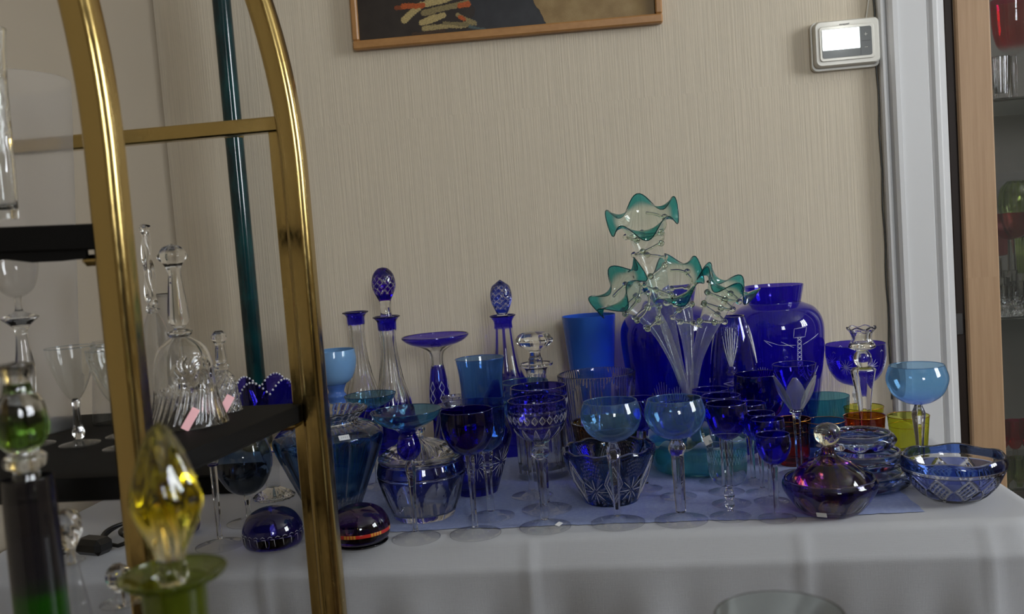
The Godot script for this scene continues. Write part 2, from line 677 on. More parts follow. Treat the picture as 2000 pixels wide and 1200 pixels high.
func _ready() -> void:
	rng.seed = 7
	# ---------------- camera
	var cam := Camera3D.new()
	cam.name = "camera"
	cam.fov = rad_to_deg(2.0 * atan(600.0 / F))
	cam.near = 0.02
	var lens := CameraAttributesPhysical.new()
	lens.frustum_focal_length = 20.0
	lens.exposure_aperture = 4.8
	lens.frustum_focus_distance = 1.62
	add_child(cam)
	cam.attributes = lens
	cam.fov = rad_to_deg(2.0 * atan(600.0 / F))
	cam.transform = Transform3D(turn, eye)
	cam.current = true
	# ---------------- sky and exposure
	var env := Environment.new()
	env.background_mode = Environment.BG_COLOR
	env.background_color = Color(0.75, 0.82, 0.9)
	env.tonemap_mode = Environment.TONE_MAPPER_LINEAR
	env.tonemap_exposure = 1.2
	env.sdfgi_enabled = true
	env.ssao_enabled = true
	env.ssil_enabled = true
	var we := WorldEnvironment.new()
	we.name = "environment"
	we.environment = env
	add_child(we)
	# ---------------- daylight in the two windows
	var a1 := AreaLight3D.new()
	a1.name = "window_daylight"
	a1.area_size = Vector2(0.7, 1.0)
	a1.light_energy = 5.4
	a1.light_color = Color(0.96, 0.98, 1.0)
	a1.shadow_enabled = true
	a1.area_range = 12.0
	add_child(a1)
	a1.position = Vector3(1.0, 2.0, 4.56)
	var a2 := AreaLight3D.new()
	a2.name = "side_window_daylight"
	a2.area_size = Vector2(1.0, 1.3)
	a2.light_energy = 8.5
	a2.light_color = Color(0.96, 0.98, 1.0)
	a2.shadow_enabled = true
	a2.area_range = 12.0
	add_child(a2)
	a2.position = Vector3(3.06, 2.05, 1.45)
	a2.rotation.y = PI / 2
	materials()
	room()
	table()
	etagere()
	wall_things()
	cabinet()
	table_glass()
	epergne()
	shelf_glass()
	front_things()

# ---------------------------------------------------------------- the room
func wall_mesh(size: Vector3) -> ArrayMesh:
	# a box whose uv run in metres (half a metre to a texture across, one up)
	var v := PackedVector3Array()
	var ix := PackedInt32Array()
	var uv := PackedVector2Array()
	for ax in 3:
		for sg in [-1.0, 1.0]:
			var n := Vector3.ZERO
			n[ax] = sg
			var a := Vector3.ZERO
			a[(ax + 1) % 3] = 1
			var b := Vector3.ZERO
			b[(ax + 2) % 3] = 1
			var base := v.size()
			for q in [[-1, -1], [1, -1], [1, 1], [-1, 1]]:
				var p: Vector3 = (n + a * q[0] + b * q[1]) * size / 2
				v.append(p)
				uv.append(Vector2((p.x + p.z) / 0.5, -p.y / 1.0))
			if sg < 0:
				ix.append_array([base, base + 1, base + 2, base, base + 2, base + 3])
			else:
				ix.append_array([base, base + 2, base + 1, base, base + 3, base + 2])
	return arrays_mesh(v, ix, PackedColorArray(), uv)

func room() -> void:
	var xl := on_z(322, 240, 0).x
	var trim_l := on_z(1727, 400, 0).x
	var trim_r := on_z(1853, 400, 0).x
	var H := 2.9
	struct("wall_back", wall_mesh(Vector3(trim_r - xl + 0.1, H, 0.12)), M.wallpaper, Vector3((trim_r + xl - 0.1) / 2, H / 2, -0.06))
	struct("wall_left", wall_mesh(Vector3(0.12, H, 4.5)), M.shade_toned_wall, Vector3(xl - 0.06, H / 2, 2.25))
	# beyond the doorway
	struct("wall_beyond", wall_mesh(Vector3(3.1 - trim_r - 0.98, H, 0.12)), M.room_wall, Vector3((3.1 + trim_r + 0.98) / 2, H / 2, -0.06))
	struct("wall_lintel", wall_mesh(Vector3(0.98, H - 2.1, 0.12)), M.room_wall, Vector3(trim_r + 0.49, (H + 2.1) / 2, -0.06))
	struct("wall_recess", wall_mesh(Vector3(1.3, H, 0.08)), M.room_wall, Vector3(trim_r + 0.5, H / 2, -0.7))
	struct("wall_recess_side", wall_mesh(Vector3(0.08, H, 0.6)), M.dark_wood, Vector3(trim_r - 0.04, H / 2, -0.4))
	struct("wall_recess_end", wall_mesh(Vector3(0.08, H, 0.6)), M.room_wall, Vector3(trim_r + 1.02, H / 2, -0.4))
	struct("floor", wall_mesh(Vector3(5.6, 0.1, 6.0)), M.floor, Vector3(1.2, -0.05, 2.0))
	struct("ceiling", wall_mesh(Vector3(5.6, 0.1, 6.0)), M.ceiling, Vector3(1.2, H + 0.05, 2.0))
	# rear wall, with a window opening
	var zr := 4.5
	var wx := [0.65, 1.35]
	var wy := [1.4, 2.7]
	var wy1 := [1.5, 2.5]
	for q in [[xl - 0.1, wx[0], 0.0, H], [wx[1], 3.2, 0.0, H], [wx[0], wx[1], 0.0, wy1[0]], [wx[0], wx[1], wy1[1], H]]:
		struct("wall_rear", wall_mesh(Vector3(q[1] - q[0], q[3] - q[2], 0.12)), M.room_wall, Vector3((q[0] + q[1]) / 2, (q[2] + q[3]) / 2, zr + 0.06))
	var w1 := struct("window_1", box(Vector3(0.7, 0.05, 0.05)), M.white_paint, Vector3(1.0, 1.525, zr))
	part(w1, "top_rail", box(Vector3(0.7, 0.05, 0.05)), M.white_paint, Vector3(0, 0.95, 0))
	for i in 5:
		part(w1, "glazing_bar", box(Vector3(0.04 if i in [0, 4] else 0.022, 0.92, 0.045)), M.white_paint, Vector3(-0.33 + 0.165 * i, 0.475, 0))
	part(w1, "crossbar", box(Vector3(0.7, 0.026, 0.04)), M.white_paint, Vector3(0, 0.62, 0))
	part(w1, "pane", box(Vector3(0.7, 0.96, 0.004), 0.0005), M.pane, Vector3(0, 0.475, 0))
	# right wall, with a second window
	var zw := [0.95, 1.95]
	for q in [[-0.12, zw[0], 0.0, H], [zw[1], 4.6, 0.0, H], [zw[0], zw[1], 0.0, wy[0]], [zw[0], zw[1], wy[1], H]]:
		struct("wall_right", wall_mesh(Vector3(0.12, q[3] - q[2], q[1] - q[0])), M.room_wall, Vector3(3.06, (q[2] + q[3]) / 2, (q[0] + q[1]) / 2))
	var w2 := struct("window_2", box(Vector3(0.05, 0.06, 1.0)), M.white_paint, Vector3(3.0, 1.43, 1.45))
	part(w2, "top_rail", box(Vector3(0.05, 0.06, 1.0)), M.white_paint, Vector3(0, 1.24, 0))
	for i in 4:
		part(w2, "glazing_bar", box(Vector3(0.045, 1.22, 0.04)), M.white_paint, Vector3(0, 0.62, -0.48 + 0.32 * i))
	part(w2, "pane", box(Vector3(0.004, 1.26, 1.0), 0.0005), M.pane, Vector3(0, 0.62, 0))
	# unseen case added behind the camera to keep low light off the hanging cloth
	var sb := thing("added_light_blocker", "unseen dark wooden case added to keep low light off the hanging cloth", "added_light_blocker", Vector3(1.35, 0, 3.05))
	part(sb, "plinth", box(Vector3(1.7, 0.08, 0.40)), M.dark_wood, Vector3(0, 0.04, 0))
	part(sb, "body", box(Vector3(1.74, 1.20, 0.45)), M.dark_wood, Vector3(0, 0.68, 0))
	part(sb, "top", box(Vector3(1.76, 0.04, 0.5), 0.006), M.dark_wood, Vector3(0, 1.30, 0))
	for i in 3:
		var d := part(sb, "door", box(Vector3(0.55, 1.05, 0.02), 0.004), M.dark_wood, Vector3(-0.57 + 0.57 * i, 0.69, -0.235))
		part(d, "knob", join([ball(Vector3.ONE * 0.014, Vector3(0.22, 0.1, -0.02))]), M.brass)
	# door trim: moulded boards standing on the wall
	var sec := PackedVector2Array()
	var w := trim_r - trim_l
	for q in [[0.0, 0.0], [0.0, 0.018], [0.03, 0.024], [0.07, 0.024], [0.09, 0.016], [0.11, 0.016], [0.14, 0.03], [0.19, 0.034], [0.26, 0.034], [0.275, 0.028], [0.30, 0.028], [0.70, 0.028], [0.73, 0.022], [0.76, 0.022], [0.80, 0.030], [0.86, 0.030], [0.90, 0.022], [0.99, 0.020], [1.0, 0.0]]:
		sec.append(Vector2(trim_l + q[0] * w, q[1]))
	sec.reverse()
	var v := PackedVector3Array()
	var ix := PackedInt32Array()
	var n := sec.size()
	for i in n - 1:
		var b := v.size()
		v.append_array([Vector3(sec[i].x, 0, sec[i].y), Vector3(sec[i + 1].x, 0, sec[i + 1].y), Vector3(sec[i].x, 2.3, sec[i].y), Vector3(sec[i + 1].x, 2.3, sec[i + 1].y)])
		ix.append_array([b, b + 1, b + 2, b + 1, b + 3, b + 2])
	struct("trim_1", arrays_mesh(v, ix), M.white_paint)

# ---------------------------------------------------------------- table, cloth, runner
func table() -> void:
	var x0 := -0.98
	var x1 := 0.535
	var z0 := 0.02
	var z1 := 0.725
	var t := thing("table", "table under the white cloth along the wallpapered wall", "table", Vector3((x0 + x1) / 2, 0, (z0 + z1) / 2))
	part(t, "tabletop", box(Vector3(x1 - x0 - 0.02, 0.028, z1 - z0 - 0.02)), M.dark_wood, Vector3(0, TABLE_Y - 0.018, 0))
	for a in [-1, 1]:
		for b in [-1, 1]:
			part(t, "leg", box(Vector3(0.05, TABLE_Y - 0.032, 0.05)), M.dark_wood, Vector3(a * 0.68, (TABLE_Y - 0.032) / 2, b * 0.25))
	# the cloth falls over the front and the right end
	var v := PackedVector3Array()
	var ix := PackedInt32Array()
	var rc := 0.045
	var nx := 230
	var nz := 120
	var drop := 0.46
	var R := 0.02
	for j in nz + 1:
		for i in nx + 1:
			var fx := float(i) / nx
			var fz := float(j) / nz
			var x := lerpf(x0, x1, fx / 0.8) if fx < 0.8 else x1 + (fx - 0.8) / 0.2 * drop
			var z := lerpf(z0, z1, fz / 0.4) if fz < 0.4 else z1 + pow((fz - 0.4) / 0.6, 1.4) * drop
			v.append(cloth_at(x, z, x1, z1, rc, R))
	for j in nz:
		for i in nx:
			var a := j * (nx + 1) + i
			ix.append_array([a, a + 1, a + nx + 1, a + 1, a + nx + 2, a + nx + 1])
	var c := MeshInstance3D.new()
	c.name = "tablecloth"
	c.mesh = arrays_mesh(v, ix)
	c.material_override = M.cloth
	add_child(c)
	c.set_meta("label", "white creased tablecloth hanging over the front of the long table")
	c.set_meta("category", "tablecloth")
	# lace runner
	var rf := on_y(1100, 1027, TABLE_Y).z
	var rr := on_y(1768, 962, TABLE_Y).x
	v = PackedVector3Array()
	ix = PackedInt32Array()
	var mx := 160
	var mz := 40
	var nn := FastNoiseLite.new()
	nn.seed = 4
	nn.frequency = 7.0
	for j in mz + 1:
		for i in mx + 1:
			var fx := float(i) / mx
			var fz := float(j) / mz
			var x := lerpf(-0.50, rr, fx)
			var zf := rf + 0.012 * nn.get_noise_1d(x) + 0.003 * absf(sin(x * 160.0))
			var z := lerpf(0.13, zf, fz)
			x -= 0.02 * pow(fx, 8.0) * (1.0 - fz) + 0.003 * absf(sin(z * 160.0)) * fx
			v.append(Vector3(x, TABLE_Y + 0.0008 + 0.0006 * nn.get_noise_2d(x, z), z))
	for j in mz:
		for i in mx:
			var a := j * (mx + 1) + i
			ix.append_array([a, a + 1, a + mx + 1, a + 1, a + mx + 2, a + mx + 1])
	c = MeshInstance3D.new()
	c.name = "table_runner"
	c.mesh = arrays_mesh(v, ix)
	c.material_override = M.runner
	add_child(c)
	c.set_meta("label", "pale blue lace runner spread under the blue glass on the white cloth")
	c.set_meta("category", "table runner")

func cloth_at(x: float, z: float, x1: float, z1: float, rc: float, R: float) -> Vector3:
	var q := Vector2(x, z)
	var c := Vector2(minf(x, x1 - rc), minf(z, z1 - rc))
	var e := q - c
	var d := maxf(e.length() - rc, 0.0) if (x > x1 - rc and z > z1 - rc) else maxf(maxf(x - x1, z - z1), 0.0)
	var n := Vector2.ZERO
	if x > x1 - rc and z > z1 - rc:
		n = e.normalized()
	elif x > x1:
		n = Vector2(1, 0)
	else:
		n = Vector2(0, 1)
	if d <= 0.0:
		return Vector3(x, TABLE_Y - 0.0004 + 0.0003 * sin(x * 31.0) * sin(z * 27.0), z)
	var p := q - n * d
	var a1 := 1.05
	var side := p.x * 1.0 + (-p.y * 1.0 if n.x > 0.5 else 0.0)
	var out := 0.0
	var down := 0.0
	var arc := R * a1
	var crease := 0.058
	if d < arc:
		out = R * sin(d / R)
		down = R * (1.0 - cos(d / R))
	elif d < crease:
		out = R * sin(a1) + (d - arc) * cos(a1)
		down = R * (1.0 - cos(a1)) + (d - arc) * sin(a1)
	else:
		out = R * sin(a1) + (crease - arc) * cos(a1)
		down = R * (1.0 - cos(a1)) + (crease - arc) * sin(a1) + (d - crease) * 0.998
		out += -0.02 * (d - crease)
	var hang := smoothstep(0.03, 0.25, d)
	var fold := 0.010 * sin(side * 17.0 + 0.6) + 0.006 * sin(side * 41.0 + 1.9) + 0.004 * sin(side * 73.0 + d * 9.0)
	out += fold * hang
	# pressed folds in the cloth
	for f in [-0.55, -0.16, 0.215, 0.455]:
		var w: float = absf(side - f)
		if w < 0.012:
			out += 0.0035 * (1.0 - w / 0.012) * smoothstep(0.0, 0.03, d)
	return Vector3(p.x + n.x * out, TABLE_Y - 0.0004 - down, p.y + n.y * out)

# ---------------------------------------------------------------- brass étagère
func etagere() -> void:
	var front := on_y(270, 930, SHELF_Y)      # front right corner of the shelf
	var back := on_y(616, 787, SHELF_Y)
	var wd := 0.62
	var zf := front.z
	var zb := back.z
	var xr := (front.x + back.x) / 2
	var t := thing("shelf_stand", "polished brass shelf stand with arched legs and black shelves", "shelf", Vector3(xr, 0, (zf + zb) / 2))
	var hz := (zf - zb) / 2
	var sec := round_section(0.029, 0.029, 0.009, 5)
	for sd in [-1, 1]:
		var lx := 0.0 if sd > 0 else -wd
		for z in [hz, -hz]:
			var path := PackedVector3Array()
			var x: float = front.x - xr if z > 0 else back.x - xr
			x += lx
			for i in 30:
				path.append(Vector3(x, 1.27 * i / 29.0, z))
			for i in range(1, 16):
				var a := i / 15.0 * 0.36
				path.append(Vector3(x - sd * 0.85 * (1.0 - cos(a)), 1.27 + 0.85 * sin(a), z))
			var b := path[path.size() - 1]
			var mid: float = (front.x if z > 0 else back.x) - xr - wd / 2
			var r := absf(b.x - mid)
			for i in range(1, 13):
				var a := lerpf(0.36, PI / 2, i / 12.0)
				path.append(Vector3(mid + sd * (r * cos(a) / cos(0.36)), b.y + r * (sin(a) - sin(0.36)), z))
			part(t, "leg", swept(path, sec), M.brass)
	# rails
	var rail_y := on_z(545, 243, zb).y
	for z in [hz, -hz]:
		if z < 0:
			part(t, "rail", box(Vector3(wd - 0.02, 0.018, 0.018), 0.002), M.brass, Vector3(-wd / 2 + (back.x - xr), rail_y, z))
	for q in [0, 1]:
		part(t, "inner_strip", box(Vector3(0.014, rail_y - 0.3, 0.006), 0.001), M.brass, Vector3((back.x - xr) - (0.021 if q == 0 else wd - 0.021), (rail_y + 0.3) / 2, -hz))
	# shelves
	var ca := on_y(252, 930, SHELF_Y) - Vector3(xr, 0, (zf + zb) / 2)
	var cb := on_y(594, 787, SHELF_Y) - Vector3(xr, 0, (zf + zb) / 2)
	var plan := PackedVector2Array([Vector2(ca.x, -ca.z), Vector2(cb.x, -cb.z), Vector2(cb.x - wd + 0.04, -cb.z), Vector2(ca.x - wd + 0.04, -ca.z)])
	var sh := part(t, "shelf", slab(plan, 0.018, 0.0012), M.black, Vector3(0, SHELF_Y - 0.018, 0))
	sh.rotation.x = -PI / 2
	part(sh, "underside", slab(plan, 0.003, 0.0005), M.black, Vector3(0, 0, -0.003))
	for z in [hz, -hz]:
		for lx in [0.0, -wd]:
			part(t, "shelf_bracket", box(Vector3(0.034, 0.010, 0.026), 0.004), M.brass, Vector3(lx + (-0.016 if lx == 0.0 else 0.016), SHELF_Y - 0.024, z * 0.94))
	# the narrow upper shelf at the front with a ragged edge below
	var up_y := on_z(203, 447, zf).y
	var us := part(t, "upper_shelf", box(Vector3(wd - 0.02, 0.022, 0.05), 0.0015), M.black, Vector3(-wd / 2 + front.x - xr, up_y + 0.005, hz - 0.012))
	us.rotation.z = deg_to_rad(-2.2)
	var fr := PackedVector2Array()
	fr.append(Vector2(-wd / 2 + 0.01, 0.006))
	for i in 25:
		fr.append(Vector2(lerpf(-wd / 2 + 0.01, wd / 2 - 0.02, i / 24.0), -0.004 - 0.006 * absf(sin(i * 0.9)) - 0.003 * fmod(i * 0.61, 1.0)))
	fr.append(Vector2(wd / 2 - 0.02, 0.006))
	part(us, "ragged_edge", slab(fr, 0.004, 0.0005), M.black, Vector3(0, -0.010, 0.018))
	part(t, "shelf_bracket", box(Vector3(0.03, 0.010, 0.022), 0.004), M.brass, Vector3(-0.018 + front.x - xr, up_y - 0.026, hz * 0.94))

# ---------------------------------------------------------------- on the wall
func wall_things() -> void:
	# teal pole
	var a := on_z(457, 265, 0.055)
	var t := thing("marbled_pole", "dark teal marbled pole with a narrow brass ring by the wall", "pole", Vector3(a.x, TABLE_Y, a.z))
	var py := a.y - TABLE_Y
	s = 1.0
	k = 1.0
	o = 0.0
	part(t, "pole", turned(curve([[0, 0.02], [0.0195, 0.02], [0.0195, 0.02], [0.0195, 1.4], [0.0195, 1.4], [0, 1.4]], 1), 40, Color(1, 1, 1)), M.marble)
	part(t, "brass_ring", turned(curve([[0.0196, py - 0.006], [0.021, py - 0.004], [0.021, py + 0.004], [0.0196, py + 0.006]], 1), 40, Color(1, 1, 1)), M.brass)
	part(t, "base", turned(curve([[0, 0], [0.045, 0], [0.045, 0], [0.045, 0.012], [0.03, 0.02], [0, 0.02]], 1), 40, Color(1, 1, 1)), M.brass)
	part(t, "cap", turned(curve([[0.0195, 1.4], [0.03, 1.41], [0.03, 1.43], [0, 1.45]], 1), 40, Color(1, 1, 1)), M.brass)
	# painting
	var bl := on_z(690, 101, 0.02)
	var br := on_z(1295, 47, 0.02)
	var w := br.x - bl.x
	var h := 0.52
	var p := thing("painting", "abstract oil painting in a plain light oak frame", "painting", Vector3((bl.x + br.x) / 2, bl.y, 0.0))
	p.rotation.z = atan2(br.y - bl.y, w)
	var fw := 0.019
	part(p, "canvas", canvas_mesh(w - fw * 1.6, h - fw * 1.6), canvas_material(), Vector3(0, h / 2, 0.012))
	part(p, "backing", box(Vector3(w - 0.01, h - 0.01, 0.008)), M.dark_wood, Vector3(0, h / 2, 0.005))
	for q in [[0.0, fw / 2, w, fw], [0.0, h - fw / 2, w, fw]]:
		part(p, "frame_bar", box(Vector3(q[2], q[3], 0.022), 0.003), M.oak, Vector3(q[0], q[1], 0.012))
	for sd in [-1, 1]:
		part(p, "frame_bar", box(Vector3(fw * 0.75, h - fw * 2, 0.022), 0.003), M.oak, Vector3(sd * (w / 2 - fw * 0.375), h / 2, 0.012))
	# thermostat
	var tl := on_z(1579, 48, 0.0)
	var tr := on_z(1712, 38, 0.0)
	var bo := on_z(1585, 143, 0.0)
	var tw := tr.x - tl.x
	var thh := tl.y - bo.y
	var th := thing("thermostat", "white wall thermostat with a lit blank screen and grey buttons", "thermostat", Vector3((tl.x + tr.x) / 2, (tl.y + bo.y) / 2, 0))
	part(th, "back_plate", slab(rounded_rect(tw, thh, 0.012), 0.012, 0.001), M.plastic)
	part(th, "body", slab(rounded_rect(tw * 0.95, thh * 0.92, 0.011), 0.022, 0.004), M.plastic, Vector3(0.001, 0.002, 0.006))
	part(th, "bezel", slab(rounded_rect(tw * 0.80, thh * 0.70, 0.006), 0.003, 0.0015), M.plastic, Vector3(0, 0.001, 0.0275))
	var pan := part(th, "panel", slab(rounded_rect(tw * 0.72, thh * 0.58, 0.004), 0.0012, 0.0003), M.grey_plastic, Vector3(0, 0.001, 0.030))
	part(pan, "screen", slab(rounded_rect(tw * 0.545, thh * 0.42, 0.0015), 0.0006, 0.0001), M.screen, Vector3(-tw * 0.085, thh * 0.075, 0.0011))
	var sl := OmniLight3D.new()
	sl.name = "screen_light"
	sl.light_energy = 0.002
	sl.light_size = 0.02
	sl.omni_range = 3.0
	sl.omni_attenuation = 2.0
	sl.shadow_enabled = true
	th.add_child(sl)
	sl.position = Vector3(-tw * 0.085, thh * 0.075, 0.045)
	part(pan, "plus_mark", join([tube(PackedVector3Array([Vector3(-0.003, 0, 0), Vector3(0.003, 0, 0)]), 0.0004, 5), tube(PackedVector3Array([Vector3(0, -0.003, 0), Vector3(0, 0.003, 0)]), 0.0004, 5)]), M.plastic, Vector3(tw * 0.275, thh * 0.13, 0.0013))
	part(pan, "minus_mark", join([tube(PackedVector3Array([Vector3(-0.003, 0, 0), Vector3(0.003, 0, 0)]), 0.0004, 5)]), M.plastic, Vector3(tw * 0.275, -thh * 0.13, 0.0013))
	part(pan, "button_line", box(Vector3(tw * 0.13, 0.0005, 0.0004), 0.0001), M.rubber, Vector3(tw * 0.275, 0, 0.0013))
	part(pan, "button_line", box(Vector3(0.0005, thh * 0.14, 0.0004), 0.0001), M.rubber, Vector3(tw * 0.195, -thh * 0.21, 0.0013))
	var tm := TextMesh.new()
	tm.text = "Honeywell"
	tm.font_size = 12
	tm.pixel_size = 0.00032
	tm.depth = 0.0003
	part(th, "maker_name", tm, M.ink, Vector3(-0.003, thh * 0.385, 0.0283))
	part(th, "peg", turned(curve([[0, 0], [0.003, 0], [0.003, 0.006], [0, 0.006]], 1), 12, Color(1, 1, 1)), M.plastic, Vector3(tw / 2 + 0.004, -thh * 0.38, 0.006))
	# its cable, up the wall
	var c0 := on_z(1690, 40, 0.004)
	var c1 := on_z(1702, -10, 0.004)
	var cb := thing("cable", "thin grey cable running up the wall from the thermostat", "cable", Vector3(c0.x, c0.y - 0.004, 0.004))
	var path := PackedVector3Array()
	for i in 16:
		var f := i / 15.0
		path.append(Vector3((c1.x - c0.x) * (f * 2.2 - 0.4 * f * f), 0.16 * f, 0))
	part(cb, "wire", join([tube(path, 0.0018, 8)]), M.plastic)
	# thin dark line along the hairline gap beside the trim
	var g0 := on_z(1724, 400, 0.0)
	var sc := thing("trim_gap_line", "thin dark line along the edge of the white door trim", "cable", Vector3(g0.x, 0.78, 0.003))
	path = PackedVector3Array()
	for i in 40:
		path.append(Vector3(0.0012 * sin(i * 1.7), i * 0.04, 0))
	part(sc, "wire", join([tube(path, 0.0016, 6)]), M.grey_plastic)

func canvas_mesh(w: float, h: float) -> ArrayMesh:
	var v := PackedVector3Array([Vector3(-w / 2, -h / 2, 0), Vector3(w / 2, -h / 2, 0), Vector3(w / 2, h / 2, 0), Vector3(-w / 2, h / 2, 0)])
	return arrays_mesh(v, PackedInt32Array([0, 2, 1, 0, 3, 2]), PackedColorArray(), PackedVector2Array([Vector2(0, 1), Vector2(1, 1), Vector2(1, 0), Vector2(0, 0)]))

func canvas_material() -> StandardMaterial3D:
	var n := FastNoiseLite.new()
	n.seed = 9
	n.frequency = 0.012
	n.fractal_octaves = 4
	var g := FastNoiseLite.new()
	g.seed = 31
	g.frequency = 0.25
	var W := 1024
	var H := 768
	var dark := Color(0.12, 0.085, 0.06)
	var navy := Color(0.125, 0.13, 0.15)
	var tan_ := Color(0.50, 0.40, 0.24)
	var cream := Color(0.72, 0.64, 0.42)
	var orange := Color(0.72, 0.33, 0.10)
	# strokes: start, end, half width, colour (pixels from the lower left corner)
	var st := [
		[Vector2(160, 62), Vector2(225, 108), 12.0, cream], [Vector2(215, 105), Vector2(330, 122), 11.0, cream], [Vector2(230, 80), Vector2(385, 100), 9.0, cream.darkened(0.25)],
		[Vector2(222, 48), Vector2(300, 66), 10.0, cream], [Vector2(228, 28), Vector2(380, 30), 9.0, cream.darkened(0.1)], [Vector2(300, 40), Vector2(395, 28), 6.0, cream.darkened(0.3)],
		[Vector2(350, 62), Vector2(410, 30), 7.0, cream.darkened(0.2)], [Vector2(390, 20), Vector2(440, 8), 4.0, Color(0.3, 0.36, 0.36)], [Vector2(245, 122), Vector2(390, 132), 8.0, cream],
		[Vector2(135, 104), Vector2(170, 106), 8.0, orange.darkened(0.3)], [Vector2(160, 108), Vector2(232, 105), 9.0, orange], [Vector2(360, 92), Vector2(388, 94), 9.0, orange],
		[Vector2(358, 54), Vector2(372, 48), 7.0, orange], [Vector2(190, 12), Vector2(300, 16), 5.0, Color(0.25, 0.16, 0.08)]]
	var pen := []
	for i in 16:
		var x := 828.0 + i * 6.5
		pen.append([Vector2(x, 92 + (i * 7 % 5) - (4 if i > 11 else 0)), Vector2(x + 3, 98 + (i * 5 % 4) - (4 if i > 11 else 0))])
	var tex := picture(W, H, func(x: int, y: int) -> Color:
		var q := Vector2(x, H - 1 - y)
		var w := n.get_noise_2d(x, y)
		var e := 395.0 + 50.0 * w + q.y * 0.15
		var f := 650.0 - q.y * 0.30 + 40.0 * w
		var col := dark if q.x < e else (navy if q.x < f else tan_)
		if q.x >= f:
			col = tan_.lerp(Color(0.58, 0.49, 0.32), clampf(0.4 + 0.9 * w + 0.5 * g.get_noise_2d(x, y), 0, 1))
			if q.x > 940:
				col = col.lerp(Color(0.40, 0.30, 0.10), clampf((q.x - 940) / 60.0, 0, 1) * 0.8)
		else:
			col = col.lightened(0.05 * (0.5 + w))
		if q.y < 130:
			for t in st:
				var ab: Vector2 = t[1] - t[0]
				var u: float = clampf((q - t[0]).dot(ab) / ab.length_squared(), 0, 1)
				var d: float = (q - t[0] - ab * u).length() + 5.0 * w + 4.0 * g.get_noise_2d(x * 0.5, y)
				if d < t[2]:
					col = t[3] * (0.88 + 0.3 * g.get_noise_2d(x * 0.4, y * 1.5))
			for l in pen:
				var ab: Vector2 = l[1] - l[0]
				var u: float = clampf((q - l[0]).dot(ab) / ab.length_squared(), 0, 1)
				if (q - l[0] - ab * u).length() < 1.2:
					col = Color(0.12, 0.09, 0.06)
		col.a = 1.0
		return col)
	var m := plain(Color(1, 1, 1), 0.5)
	m.albedo_texture = tex
	m.heightmap_enabled = true
	m.heightmap_scale = 0.05
	m.heightmap_texture = tex
	return m

